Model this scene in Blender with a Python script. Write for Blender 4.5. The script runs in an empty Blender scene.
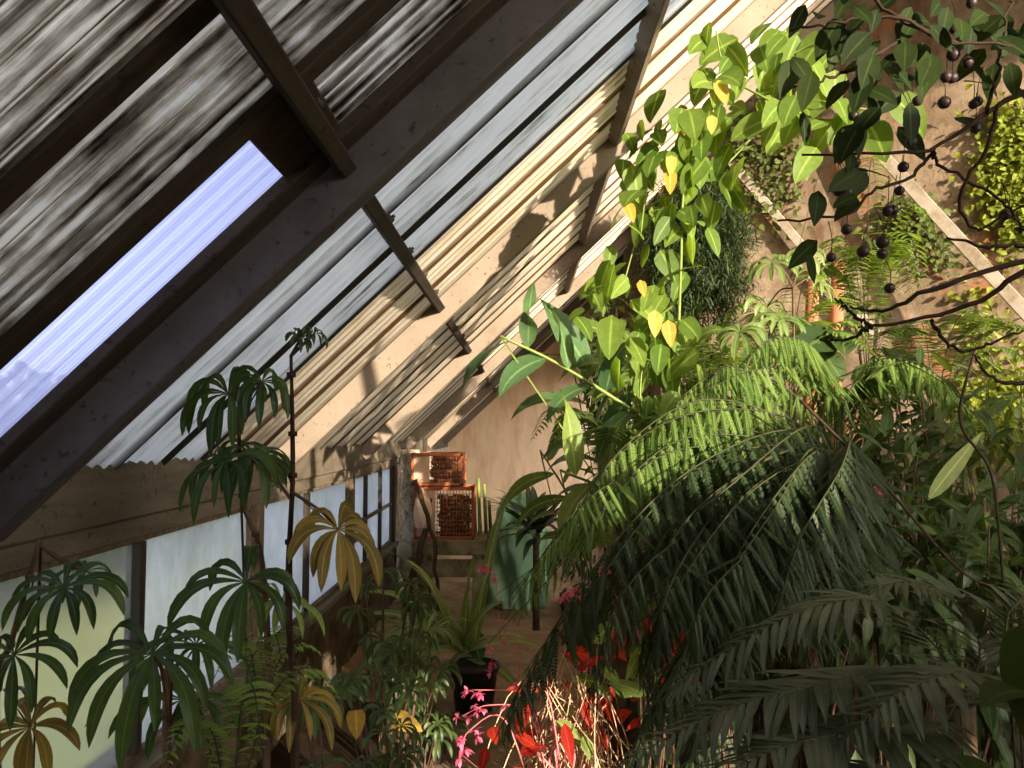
import bpy, math, random
import numpy as np
random.seed(7); RNG = np.random.default_rng(11)
S = bpy.context.scene
COL = S.collection
PI = math.pi
# ------------------------------------------------------------------ camera
F = 800.0; VX, VY = 522.0, 430.0
EYE = np.array([0, 0, 1.62])
th = math.atan((VY-384)/F); ya = math.atan((VX-512)/F)
FW = np.array([-math.sin(ya)*math.cos(th), math.cos(ya)*math.cos(th), math.sin(th)])
RT = np.cross(FW, [0, 0, 1.]); RT /= np.linalg.norm(RT); UP = np.cross(RT, FW)
def P(px, py, y):
    """world point seen at a place in the photograph, y metres down the house"""
    d = FW + RT*(px-512)/F - UP*(py-384)/F
    return EYE + d*(y/d[1])
import mathutils
cd = bpy.data.cameras.new('camera'); cam = bpy.data.objects.new('camera', cd); COL.objects.link(cam)
cd.sensor_width = 36; cd.lens = F/1024*36; cd.clip_start = 0.02
cam.matrix_world = mathutils.Matrix(((RT[0], UP[0], -FW[0], EYE[0]), (RT[1], UP[1], -FW[1], EYE[1]), (RT[2], UP[2], -FW[2], EYE[2]), (0, 0, 0, 1)))
S.camera = cam
# ------------------------------------------------------------------ node materials
def lin(r, g, b):
    return tuple(((c/255)/12.92 if c/255 <= .04045 else ((c/255+.055)/1.055)**2.4) for c in (r, g, b)) + (1,)
class NT:
    def __init__(s, name):
        s.m = bpy.data.materials.new(name); s.m.use_nodes = True; s.t = s.m.node_tree; s.t.nodes.clear()
        s.out = s.n('ShaderNodeOutputMaterial')
    def n(s, typ, **kw):
        nd = s.t.nodes.new(typ)
        for k, v in kw.items():
            if k.startswith('i_'): nd.inputs[int(k[2:])].default_value = v
            else: setattr(nd, k, v)
        return nd
    def l(s, a, b): s.t.links.new(a, b)
    def ramp(s, fac, stops, interp='LINEAR'):
        r = s.n('ShaderNodeValToRGB'); r.color_ramp.interpolation = interp
        els = r.color_ramp.elements
        while len(els) < len(stops): els.new(.5)
        for e, (p, c) in zip(els, stops): e.position = p; e.color = c
        s.l(fac, r.inputs[0]); return r.outputs[0]
    def noise(s, vec, scale, detail=4, rough=.6, vscale=None):
        if vscale is not None:
            mp = s.n('ShaderNodeMapping'); mp.inputs['Scale'].default_value = vscale; s.l(vec, mp.inputs[0]); vec = mp.outputs[0]
        nz = s.n('ShaderNodeTexNoise'); nz.inputs['Scale'].default_value = scale; nz.inputs['Detail'].default_value = detail
        nz.inputs['Roughness'].default_value = rough; s.l(vec, nz.inputs['Vector']); return nz.outputs['Fac']
    def mix(s, fac, a, b, typ='MIX'):
        m = s.n('ShaderNodeMix', data_type='RGBA', blend_type=typ)
        for k, v in ((0, fac), (6, a), (7, b)):
            if hasattr(v, 'links') or isinstance(v, bpy.types.NodeSocket): s.l(v, m.inputs[k])
            else: m.inputs[k].default_value = v
        return m.outputs[2]
    def pos(s): return s.n('ShaderNodeNewGeometry').outputs['Position']
    def bump(s, h, strength, dist=.01):
        b = s.n('ShaderNodeBump'); b.inputs['Strength'].default_value = strength; b.inputs['Distance'].default_value = dist
        s.l(h, b.inputs['Height']); return b.outputs[0]
    def pbsdf(s, col, rough=.6, spec=.3, normal=None):
        p = s.n('ShaderNodeBsdfPrincipled'); p.inputs['Roughness'].default_value = rough; p.inputs['Specular IOR Level'].default_value = spec
        if isinstance(col, bpy.types.NodeSocket): s.l(col, p.inputs['Base Color'])
        else: p.inputs['Base Color'].default_value = col
        if normal: s.l(normal, p.inputs['Normal'])
        return p
    def done(s, sh): s.l(sh, s.out.inputs[0]); return s.m
def simple(name, col, rough=.6, spec=.3, var=.25, scale=8, bump=.0, bscale=60, stain=None, sscale=2.5, vs=None):
    t = NT(name); p = t.pos(); a = np.array(col[:3])
    f = t.noise(p, scale, 6, .65, vs)
    c = t.ramp(f, [(.25, tuple(a*(1-var))+(1,)), (.75, tuple(np.minimum(a*(1+var), 1))+(1,))])
    if stain: c = t.mix(t.ramp(t.noise(p, sscale, 6, .7, vs), [(.45, (0, 0, 0, 1)), (.65, (1, 1, 1, 1))]), c, stain)
    nb = t.bump(t.noise(p, bscale, 5, .7), bump) if bump else None
    return t.done(t.pbsdf(c, rough, spec, nb).outputs[0])
def leafmat(name, c1, c2, trans=.35, rough=.45, spec=.35, rib=None, tcol=None, edge=None):
    """leaf colour between c1 and c2 by leaf, pale midrib, some light through the blade"""
    t = NT(name); at = t.n('ShaderNodeAttribute', attribute_name='lf')
    sp = t.n('ShaderNodeSeparateXYZ'); t.l(at.outputs['Vector'], sp.inputs[0])
    c = t.ramp(sp.outputs[2], [(0, c1), (1, c2)])
    f = t.noise(t.pos(), 45, 3, .6)
    c = t.mix(.35, c, t.ramp(f, [(.3, (.35, .35, .35, 1)), (.7, (1.0, 1.0, 1.0, 1))]), 'MULTIPLY')
    if edge: c = t.mix(t.ramp(sp.outputs[1], [(.55, (0, 0, 0, 1)), (1, (.85, .85, .85, 1))]), c, edge)
    ab = t.n('ShaderNodeMath', operation='ABSOLUTE'); t.l(sp.outputs[0], ab.inputs[0])
    rb = t.ramp(ab.outputs[0], [(.03, (.55, .55, .55, 1)), (.14, (0, 0, 0, 1))])
    c = t.mix(rb, c, rib or tuple(min(1, v*1.8) for v in c2[:3])+(1,))
    b = t.pbsdf(c, rough, spec)
    tr = t.n('ShaderNodeBsdfTranslucent')
    tc = t.mix(1.0, c, tcol or (1.9, 1.75, .8, 1), 'MULTIPLY'); t.l(tc, tr.inputs[0])
    mx = t.n('ShaderNodeMixShader'); mx.inputs[0].default_value = trans; t.l(b.outputs[0], mx.inputs[1]); t.l(tr.outputs[0], mx.inputs[2])
    return t.done(mx.outputs[0])
def sheetmat(name, dark, mid, light, lo, hi, trans, joint=True, per=.30, rib=.0325, ribk=.025):
    """weathered translucent roofing sheet: grime runs down the slope"""
    t = NT(name); p = t.pos()
    f1 = t.noise(p, 1, 6, .75, (1.0, 24, .5)); f2 = t.noise(p, 1, 6, .75, (4.5, 80, 2)); f3 = t.noise(p, 4.0, 5, .7)
    m1 = t.mix(.58, f1, f2); m2 = t.mix(.28, m1, f3)
    spy = t.n('ShaderNodeSeparateXYZ'); t.l(p, spy.inputs[0])
    wv = t.n('ShaderNodeMath', operation='SINE'); ml = t.n('ShaderNodeMath', operation='MULTIPLY'); t.l(spy.outputs[1], ml.inputs[0]); ml.inputs[1].default_value = 6.2832/rib; t.l(ml.outputs[0], wv.inputs[0])
    m3 = t.n('ShaderNodeMath', operation='MULTIPLY_ADD'); t.l(wv.outputs[0], m3.inputs[0]); m3.inputs[1].default_value = ribk; t.l(m2, m3.inputs[2]); m2 = m3.outputs[0]
    c = t.ramp(m2, [(lo, dark), ((lo+hi)/2, mid), (hi, light)])
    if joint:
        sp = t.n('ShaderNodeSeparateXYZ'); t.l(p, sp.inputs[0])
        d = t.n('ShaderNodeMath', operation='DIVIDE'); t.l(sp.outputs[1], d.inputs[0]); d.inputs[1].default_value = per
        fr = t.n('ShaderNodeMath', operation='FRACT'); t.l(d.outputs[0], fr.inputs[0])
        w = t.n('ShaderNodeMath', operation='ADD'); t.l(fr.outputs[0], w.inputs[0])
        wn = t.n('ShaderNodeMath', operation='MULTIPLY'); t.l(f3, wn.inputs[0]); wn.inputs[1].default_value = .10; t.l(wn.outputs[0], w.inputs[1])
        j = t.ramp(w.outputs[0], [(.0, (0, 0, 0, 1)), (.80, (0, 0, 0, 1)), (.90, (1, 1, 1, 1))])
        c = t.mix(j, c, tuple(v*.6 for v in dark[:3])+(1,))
    b = t.pbsdf(c, .6, .25)
    tr = t.n('ShaderNodeBsdfTranslucent'); t.l(c, tr.inputs[0])
    mx = t.n('ShaderNodeMixShader'); mx.inputs[0].default_value = trans; t.l(b.outputs[0], mx.inputs[1]); t.l(tr.outputs[0], mx.inputs[2])
    return t.done(mx.outputs[0])
M = {}
M['sheet_dirty'] = sheetmat('sheet_dirty', lin(58, 48, 40), lin(170, 162, 152), lin(246, 242, 238), .41, .57, .72, False, .30, .024, .035)
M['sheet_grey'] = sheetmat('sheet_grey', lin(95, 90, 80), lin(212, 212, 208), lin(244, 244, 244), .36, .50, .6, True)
M['sheet_sunlit'] = sheetmat('sheet_sunlit', lin(150, 112, 74), lin(226, 208, 178), lin(248, 240, 222), .34, .54, .33, True)  # lit copy of the roof sheet, warm sunlight mixed into its colours
t = NT('skylight_sheet'); p = t.pos()
c = t.ramp(t.noise(p, 1, 3, .5, (.3, 60, .3)), [(.3, lin(224, 224, 246)), (.7, lin(242, 240, 252))])
sy = t.n('ShaderNodeSeparateXYZ'); t.l(p, sy.inputs[0]); dv = t.n('ShaderNodeMath', operation='DIVIDE'); t.l(sy.outputs[1], dv.inputs[0]); dv.inputs[1].default_value = .0125
fr = t.n('ShaderNodeMath', operation='FRACT'); t.l(dv.outputs[0], fr.inputs[0]); c = t.mix(t.ramp(fr.outputs[0], [(.0, (.42, .42, .42, 1)), (.3, (0, 0, 0, 1))]), c, lin(150, 155, 205))
tr = t.n('ShaderNodeBsdfTranslucent'); t.l(c, tr.inputs[0]); tp = t.n('ShaderNodeBsdfTransparent'); t.l(c, tp.inputs[0])
mx = t.n('ShaderNodeMixShader'); mx.inputs[0].default_value = .42; t.l(tr.outputs[0], mx.inputs[1]); t.l(tp.outputs[0], mx.inputs[2])
M['skylight'] = t.done(mx.outputs[0])
def woodmat(name, c1, c2, vs, spots):
    t = NT(name); p = t.pos(); f = t.noise(p, 1, 6, .7, vs)
    c = t.ramp(f, [(.3, c1), (.7, c2)])
    c = t.mix(t.ramp(t.noise(p, 38, 4, .6), [(.60, (0, 0, 0, 1)), (.68, (.8, .8, .8, 1))]), c, spots)
    return t.done(t.pbsdf(c, .75, .2, t.bump(f, .25)).outputs[0])
M['rafter'] = woodmat('painted_rafter', lin(118, 104, 90), lin(138, 126, 110), (3, 40, 3), lin(84, 64, 46))
M['rafter_dark'] = woodmat('dirty_rafter', lin(62, 58, 56), lin(92, 88, 88), (3, 30, 3), lin(46, 38, 32))
M['batten'] = woodmat('dark_batten', lin(40, 33, 27), lin(72, 62, 50), (3, 30, 3), lin(25, 20, 16))
M['purlin'] = woodmat('purlin_wood', lin(42, 36, 30), lin(70, 61, 52), (30, 3, 30), lin(32, 24, 18))
M['beam'] = woodmat('eave_beam_wood', lin(84, 76, 64), lin(116, 106, 90), (14, 2, 14), lin(52, 44, 34))
M['frame'] = woodmat('window_wood', lin(74, 62, 48), lin(120, 104, 84), (30, 30, 3), lin(40, 32, 24))
M['framedark'] = simple('mullion_iron', lin(46, 40, 34), .6, .3, .3, 20)
# window glass: hazed with lime and algae, a bit of clear view; haze steps per pane paint in the slanting view
def glassmat(name, h0, h1):
  t = NT(name); p = t.pos()
  gl = t.n('ShaderNodeBsdfRefraction'); gl.inputs['Roughness'].default_value = .22; gl.inputs['IOR'].default_value = 1.12; gl.inputs[0].default_value = (.93, .95, .95, 1)
  tr = t.n('ShaderNodeBsdfTranslucent')
  c = t.ramp(t.noise(p, 2.2, 6, .7), [(.3, lin(206, 206, 208)), (.7, lin(238, 238, 250))])
  c = t.mix(t.ramp(t.noise(p, 70, 4, .7), [(.62, (0, 0, 0, 1)), (.72, (.6, .6, .6, 1))]), c, lin(120, 110, 90)); t.l(c, tr.inputs[0])
  mx = t.n('ShaderNodeMixShader'); t.l(t.ramp(t.noise(p, 1.5, 5, .7, (1, 1, .6)), [(.35, (h0, h0, h0, 1)), (.65, (h1, h1, h1, 1))]), mx.inputs[0])
  t.l(gl.outputs[0], mx.inputs[1]); t.l(tr.outputs[0], mx.inputs[2]); return t.done(mx.outputs[0])
M['glass_clear'] = glassmat('thinly_hazed_glass', .03, .14); M['glass_mid'] = glassmat('hazed_glass', .28, .62); M['glass'] = glassmat('thickly_hazed_glass', .7, .92)
# plaster of the back wall: water stains running down, algae low down, bare brick patches
t = NT('stained_plaster'); p = t.pos()
c = t.ramp(t.noise(p, 3.5, 8, .68), [(.3, lin(94, 78, 60)), (.5, lin(128, 110, 90)), (.7, lin(160, 143, 122))])
c = t.mix(t.ramp(t.noise(p, 1, 6, .72, (3.2, 3.2, .35)), [(.52, (0, 0, 0, 1)), (.68, (.85, .85, .85, 1))]), c, lin(88, 62, 40))
c = t.mix(t.ramp(t.noise(p, 1.7, 7, .75), [(.56, (0, 0, 0, 1)), (.64, (.8, .8, .8, 1))]), c, lin(150, 98, 62))
c = t.mix(t.ramp(t.noise(p, 16, 5, .7), [(.60, (0, 0, 0, 1)), (.68, (.7, .7, .7, 1))]), c, lin(70, 62, 40))
M['plaster'] = t.done(t.pbsdf(c, .85, .15, t.bump(t.noise(p, 22, 8, .7), .5, .02)).outputs[0])
M['endwall'] = simple('end_wall_plaster', lin(236, 210, 178), .85, .15, .12, 2.5, .3, 30, lin(214, 180, 146), 1.6, (2.5, 2.5, .7))
M['stone'] = simple('rough_low_wall', lin(98, 84, 68), .9, .1, .45, 6, .9, 24, lin(58, 52, 32), 3.5)
M['whitewash'] = simple('flaking_whitewash', lin(204, 192, 170), .9, .1, .2, 9, .7, 40, lin(112, 96, 72), 14)
M['oppaque'] = simple('unseen_plaster', lin(150, 132, 108), .9, .1, .2, 3)
M['path'] = simple('path_concrete', lin(158, 134, 108), .9, .1, .22, 5, .4, 50, lin(116, 96, 74), 2.2)
M['soil'] = simple('bed_soil', lin(54, 44, 34), .95, .05, .4, 14, .9, 50)
M['lawn'] = simple('lawn', lin(172, 170, 112), .9, .05, .3, 3)
M['bark'] = simple('bark', lin(78, 62, 46), .85, .1, .4, 30, .7, 60)
M['twig'] = simple('dark_twig', lin(56, 42, 32), .8, .15, .3, 30)
M['redstem'] = simple('reddish_stem', lin(84, 62, 46), .6, .3, .3, 20)
M['fernrib'] = simple('fern_rib', lin(52, 54, 28), .6, .3, .3, 20)
M['greenstem'] = simple('green_stem', lin(112, 128, 58), .5, .3, .25, 20)
M['tanstem'] = simple('tan_dry_stem', lin(196, 164, 130), .7, .2, .25, 20)
M['pinkstem'] = simple('pink_stem', lin(214, 120, 120), .5, .3, .2, 20)
M['crate'] = simple('crate_plastic', lin(160, 94, 58), .5, .35, .18, 12, 0, 60, lin(150, 80, 44), 6)
M['cratepanel'] = simple('faded_panel', lin(196, 158, 132), .7, .2, .15, 10)
M['bench'] = simple('grey_bench_wood', lin(146, 134, 104), .8, .15, .25, 8, .3, 40, lin(90, 84, 60), 5)
M['bulb'] = simple('dry_bulb_skin', lin(112, 86, 62), .8, .2, .55, 18, .5, 60)
M['pot'] = simple('black_plastic_pot', lin(38, 36, 36), .5, .4, .2, 10)
M['terracotta'] = simple('terracotta', lin(160, 104, 76), .8, .15, .15, 10, .2, 40)
M['tarp'] = simple('green_tarp', lin(140, 182, 146), .55, .3, .12, 8)
M['sack'] = simple('pale_sack', lin(220, 186, 160), .7, .2, .12, 9)
M['strut'] = simple('strut_paint', lin(164, 154, 138), .75, .2, .18, 8, .2, 30, lin(128, 112, 88), 6)
M['fruit'] = simple('dark_fruit', lin(52, 36, 34), .5, .4, .3, 30)
M['begonia'] = leafmat('palmate_leaf_dark', lin(46, 70, 40), lin(76, 100, 54), .5, .4, .3)
M['begonia_old'] = leafmat('palmate_leaf_yellowing', lin(104, 92, 44), lin(146, 124, 60), .38, .5, .25)
M['begonia_light'] = leafmat('palmate_leaf_light', lin(87, 110, 55), lin(123, 141, 78), .35, .45, .3)
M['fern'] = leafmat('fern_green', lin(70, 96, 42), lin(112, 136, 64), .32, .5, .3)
M['fern_shaded'] = leafmat('fern_shaded_green', lin(34, 51, 28), lin(55, 71, 38), .28, .5, .3)  # copy of the fern leaf with shade painted in, for the unlit fronds
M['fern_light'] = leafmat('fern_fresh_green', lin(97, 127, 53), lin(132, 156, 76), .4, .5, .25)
M['palm'] = leafmat('frond_grey_green', lin(57, 68, 52), lin(79, 88, 68), .2, .42, .4)
M['ginger'] = leafmat('cane_leaf', lin(62, 94, 55), lin(99, 126, 80), .3, .4, .4)
M['vine'] = leafmat('vine_leaf', lin(86, 114, 44), lin(126, 150, 66), .5, .5, .2)
M['yellowleaf'] = leafmat('yellow_leaf', lin(186, 150, 58), lin(206, 172, 84), .45, .5, .25)
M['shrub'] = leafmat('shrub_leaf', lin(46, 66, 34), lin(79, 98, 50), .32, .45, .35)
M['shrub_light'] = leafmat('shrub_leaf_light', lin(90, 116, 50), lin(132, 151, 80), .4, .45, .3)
M['tree'] = leafmat('tree_leaf', lin(34, 46, 24), lin(58, 74, 32), .42, .6, .12)
M['asparagus'] = leafmat('fine_needles', lin(48, 65, 40), lin(74, 90, 56), .25, .6, .2)
M['moss'] = leafmat('creeper_yellow_green', lin(104, 118, 40), lin(146, 156, 62), .35, .6, .2)
M['creeper'] = leafmat('creeper_dark', lin(72, 86, 46), lin(104, 116, 62), .3, .6, .2)
M['strap'] = leafmat('strap_leaf', lin(112, 136, 76), lin(164, 176, 116), .28, .4, .35)
M['strapdark'] = leafmat('strap_leaf_dark', lin(44, 66, 52), lin(72, 94, 76), .2, .35, .45)
M['redleaf'] = leafmat('red_leaf', lin(150, 34, 26), lin(196, 62, 42), .45, .4, .35, None, (1.7, 1.1, .9, 1))
M['pink'] = leafmat('pink_petal', lin(222, 92, 132), lin(240, 138, 168), .4, .5, .2, None, (1.4, 1.1, 1.1, 1))
M['hedge'] = leafmat('hedge_leaf', lin(60, 68, 54), lin(92, 100, 78), .3, .5, .2)
# ------------------------------------------------------------------ geometry helpers
def tag(o, label, cat, group=None, kind=None):
    o['label'] = label; o['category'] = cat
    if group: o['group'] = group
    if kind: o['kind'] = kind
    return o
def empty(name, loc, label, cat, group=None):
    o = bpy.data.objects.new(name, None); COL.objects.link(o); o.location = [float(v) for v in loc]; o.empty_display_size = .1
    return tag(o, label, cat, group)
class MB:
    """gathers vertices and quads (numpy) for ONE mesh"""
    def __init__(s): s.v = []; s.f = []; s.a = []; s.mi = []; s.n = 0
    def add(s, v, f, a=None, mi=0):
        v = np.asarray(v, float); f = np.asarray(f, int)
        s.v.append(v); s.f.append(f+s.n); s.n += len(v)
        s.a.append(np.zeros((len(v), 3)) + (.5, 0, .5) if a is None else np.asarray(a, float)); s.mi.append(np.full(len(f), mi))
    def build(s, name, mats, parent=None, origin=None, smooth=True):
        v = np.concatenate(s.v); f = np.concatenate(s.f); a = np.concatenate(s.a); mi = np.concatenate(s.mi)
        if not isinstance(mats, (list, tuple)): mats = [mats]
        if origin is None: origin = np.array(parent.location) if parent is not None else np.array([v[:, 0].mean(), v[:, 1].mean(), v[:, 2].min()])
        if parent is not None and parent.parent is not None and not hasattr(origin, 'shape'): origin = np.array(origin)
        origin = np.asarray(origin, float)
        me = bpy.data.meshes.new(name)
        me.vertices.add(len(v)); me.vertices.foreach_set('co', (v-origin).astype(np.float32).ravel())
        me.loops.add(f.size); me.loops.foreach_set('vertex_index', f.astype(np.int32).ravel())
        me.polygons.add(len(f)); me.polygons.foreach_set('loop_start', np.arange(0, f.size, 4, dtype=np.int32))
        for m in mats: me.materials.append(m)
        me.polygons.foreach_set('material_index', mi.astype(np.int32))
        me.polygons.foreach_set('use_smooth', np.full(len(f), smooth))
        at = me.attributes.new('lf', 'FLOAT_VECTOR', 'POINT'); at.data.foreach_set('vector', a.astype(np.float32).ravel())
        me.update(calc_edges=True); me.validate()
        o = bpy.data.objects.new(name, me); COL.objects.link(o)
        if parent is not None:
            o.parent = parent
        else: o.location = origin
        return o
    def box(s, x0, x1, y0, y1, z0, z1, mi=0):
        v = [(x, y, z) for x in (x0, x1) for y in (y0, y1) for z in (z0, z1)]
        f = [(0, 1, 3, 2), (4, 6, 7, 5), (0, 4, 5, 1), (2, 3, 7, 6), (0, 2, 6, 4), (1, 5, 7, 3)]
        s.add(v, f, None, mi); return s
    def hexa(s, v, mi=0):
        """eight corners in the order of box()"""
        f = [(0, 1, 3, 2), (4, 6, 7, 5), (0, 4, 5, 1), (2, 3, 7, 6), (0, 2, 6, 4), (1, 5, 7, 3)]
        s.add(v, f, None, mi); return s
    def bar(s, p, q, w, h, up=(0, 0, 1), mi=0):
        p = np.array(p, float); q = np.array(q, float); d = q-p; d /= np.linalg.norm(d)
        x = np.cross(d, up); x /= np.linalg.norm(x); z = np.cross(x, d)
        c = [(e + x*w/2*i + z*h/2*j) for e in (p, q) for i in (-1, 1) for j in (-1, 1)]
        return s.hexa(c, mi)
    def tube(s, pts, r0, r1=None, n=6, mi=0):
        pts = np.array(pts, float); r1 = r0 if r1 is None else r1; k = len(pts)
        tn = np.gradient(pts, axis=0); tn /= np.linalg.norm(tn, axis=1)[:, None]+1e-9
        ref = np.array([.31, .22, .92]) if abs(tn[0][2]) < .9 else np.array([1, .1, 0])
        v = []
        for i in range(k):
            x = np.cross(tn[i], ref); x /= np.linalg.norm(x)+1e-9; y = np.cross(tn[i], x)
            r = r0+(r1-r0)*i/(k-1)
            for j in range(n):
                an = 2*PI*j/n; v.append(pts[i]+x*r*math.cos(an)+y*r*math.sin(an))
        f = [(i*n+j, i*n+(j+1) % n, (i+1)*n+(j+1) % n, (i+1)*n+j) for i in range(k-1) for j in range(n)]
        c0 = len(v); v.append(pts[0]); v.append(pts[-1])
        for j in range(0, n, 2):
            f.append((c0, (j+2) % n, j+1, j)); e = (k-1)*n; f.append((c0+1, e+j, e+j+1, e+(j+2) % n))
        s.add(v, f, None, mi); return s
    def lathe(s, c, prof, n=20, mi=0):
        c = np.array(c, float); v = []
        for r, z in prof:
            for j in range(n): v.append(c+(r*math.cos(2*PI*j/n), r*math.sin(2*PI*j/n), z))
        f = [(i*n+j, i*n+(j+1) % n, (i+1)*n+(j+1) % n, (i+1)*n+j) for i in range(len(prof)-1) for j in range(n)]
        s.add(v, f, None, mi); return s
def nrm(v): v = np.array(v, float); return v/(np.linalg.norm(v)+1e-9)
def spline(pts, n=16):
    """smooth curve through points"""
    p = [np.array(q, float) for q in pts]; p = [2*p[0]-p[1]]+p+[2*p[-1]-p[-2]]; out = []
    seg = len(p)-3
    for k in range(n):
        u = k/(n-1)*seg; i = min(int(u), seg-1); t = u-i; a, b, c, d = p[i:i+4]
        out.append(.5*(2*b+(c-a)*t+(2*a-5*b+4*c-d)*t*t+(3*b-a-3*c+d)*t**3))
    return np.array(out)
PROF = {
    'lance': lambda t: np.sin(PI*np.clip(t, 0, 1)**.75)**.9*(1-.15*t),
    'oblan': lambda t: np.sin(PI*np.clip(t, 0, 1)**1.35)**.85,
    'ovate': lambda t: np.sin(PI*np.clip(t, 0, 1)**.62)**.75,
    'heart': lambda t: np.sin(PI*np.clip(.06+.94*t, 0, 1)**.55)**.7,
    'strap': lambda t: np.minimum(1, .55+3*t)*(1-np.clip(t, 0, 1)**5)**.8*(1-.25*t),
}
def leaf(mb, p0, d, L, W, up=(0, 0, 1), droop=.4, nseg=6, prof='lance', fold=.18, rnd=None, twist=0, mi=0, wave=0):
    """one blade grown from p0 along d, sagging under its weight"""
    t = np.linspace(0, 1, nseg+1); d = nrm(d); up = np.array(up, float)
    sp = [np.array(p0, float)]; dd = d.copy(); st = L/nseg; dirs = [d]
    for i in range(nseg):
        sp.append(sp[-1]+dd*st); dd = nrm(dd+np.array([0, 0, -1.0])*droop*st/L*1.6*(i+1)/nseg*2); dirs.append(dd)
    sp = np.array(sp); dirs = np.array(dirs)
    x = np.cross(dirs, up); ln = np.linalg.norm(x, axis=1)[:, None]
    x = np.where(ln < .05, np.cross(dirs, (1, .2, .1)), x); x /= np.linalg.norm(x, axis=1)[:, None]
    z = np.cross(x, dirs)
    if twist:
        ca, sa = math.cos(twist), math.sin(twist); x, z = x*ca+z*sa, z*ca-x*sa
    w = (PROF[prof](t)*W/2+.0006)[:, None]
    wv = (np.sin(t*9+(rnd or .3)*20)*wave*W)[:, None]
    lo = sp-x*w+z*(w*fold+wv); hi = sp+x*w+z*(w*fold-wv)
    v = np.stack([lo, sp, hi], 1).reshape(-1, 3)
    rnd = random.random() if rnd is None else rnd
    a = np.zeros((len(v), 3)); a[0::3, 0] = -1; a[2::3, 0] = 1; a[:, 1] = np.repeat(t, 3); a[:, 2] = rnd
    i = np.arange(nseg)*3
    f = np.concatenate([np.stack([i, i+1, i+4, i+3], 1), np.stack([i+1, i+2, i+5, i+4], 1)])
    mb.add(v, f, a, mi)
def template(prof, nseg=3, W=.4, droop=.25, fold=.2):
    m = MB(); leaf(m, (0, 0, 0), (0, 1, 0), 1, W, (0, 0, 1), droop, nseg, prof, fold, .5); return m.v[0], m.f[0], m.a[0]
def pinna_template(nl=13, W=.26):
    """a fern side branch: an axis with two rows of small lobes"""
    m = MB()
    for k in range(nl):
        t = (k+.5)/nl; l = W*(math.sin(PI*(.18+.82*t)**.8)**.7+.05)*.62
        for sg in (-1, 1):
            b = np.array([0, t, 0]); e = b+np.array([sg*l, l*.35, -.10*l]); w = .5/nl
            v = [b-(0, w, 0), b+(0, w, 0), e+(-sg*l*.15, w*.5, 0), e+(-sg*l*.25, -w*.9, 0)]
            m.add(v, [(0, 1, 2, 3)], [(0, t, .5), (0, t, .5), (1, t, .5), (1, t, .5)])
    return np.concatenate(m.v), np.concatenate(m.f), np.concatenate(m.a)
PINNA = pinna_template()
def inst(mb, tpl, pos, X, Y, Z, sx, sy, rnd, mi=0):
    """many copies of one template as pieces of one plant part"""
    v, f, a = tpl; pos = np.asarray(pos); k = len(pos); n = len(v)
    vv = pos[:, None, :]+v[None, :, 0, None]*(X*sx[:, None])[:, None, :]+v[None, :, 1, None]*(Y*sy[:, None])[:, None, :]+v[None, :, 2, None]*(Z*sy[:, None])[:, None, :]
    ff = f[None]+(np.arange(k)*n)[:, None, None]
    aa = np.repeat(a[None], k, 0).copy(); aa[:, :, 2] = rnd[:, None]
    mb.add(vv.reshape(-1, 3), ff.reshape(-1, 4), aa.reshape(-1, 3), mi)
def frames(d, up):
    d = d/(np.linalg.norm(d, axis=1)[:, None]+1e-9); x = np.cross(d, up); x /= np.linalg.norm(x, axis=1)[:, None]+1e-9
    return x, d, np.cross(x, d)
LEAFT = {k: template(k, 4, .34 if k in ('lance', 'oblan') else .62) for k in ('lance', 'oblan', 'ovate', 'heart')}
LEAFT['palm'] = template('strap', 4, .135)
LEAFT['strap'] = template('strap', 3, .16)
def frond(parent, pts, pairs, plen, mat, tpl='fern', sag=.5, width=1.0, name='frond', rr=.004, stalk=.12, roll=0.0, fwd=.45, jit=.06):
    """one frond along a curve through pts: a midrib with side leaflets hanging from both sides"""
    n = pairs+6; c = spline(pts, n*2); mb = MB()
    mb.tube(c[::3], rr, rr*.3, 4, 1)
    L = len(c); idx = np.linspace(int(stalk*L), L-2, pairs).astype(int)
    tn = np.gradient(c, axis=0); tn /= np.linalg.norm(tn, axis=1)[:, None]
    t = np.linspace(0, 1, pairs)
    prof = np.minimum(1, .45+t*2.6)*(1-t**2.6)**.8+.05
    side = np.cross(tn[idx], np.array([math.sin(roll), 0, math.cos(roll)])); side /= np.linalg.norm(side, axis=1)[:, None]+1e-9
    for sg in (-1, 1):
        d = side*sg+tn[idx]*fwd+np.array([0, 0, -sag])*(1+.3*RNG.random((pairs, 1)))+RNG.normal(0, jit, (pairs, 3))
        x, y, z = frames(d, np.array([0, 0, 1.])+tn[idx]*.2)
        ln = plen*prof*(.92+.16*RNG.random(pairs))
        inst(mb, PINNA if tpl == 'fern' else LEAFT[tpl], c[idx], x, y, z, ln*width, ln, np.clip(RNG.normal(.5, .22, pairs), 0, 1))
    return mb.build(name, [mat, M['fernrib']], parent)
def tuft(mb, p, n, L, W, prof='lance', spread=1.0, droop=.5, upb=.3, nseg=5):
    for k in range(n):
        an = 2*PI*(k+random.random()*.6)/n
        leaf(mb, p, (math.cos(an)*spread, math.sin(an)*spread, upb+random.uniform(-.2, .2)), L*random.uniform(.75, 1.1), W*random.uniform(.8, 1.1), droop=droop, nseg=nseg, prof=prof)
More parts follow.
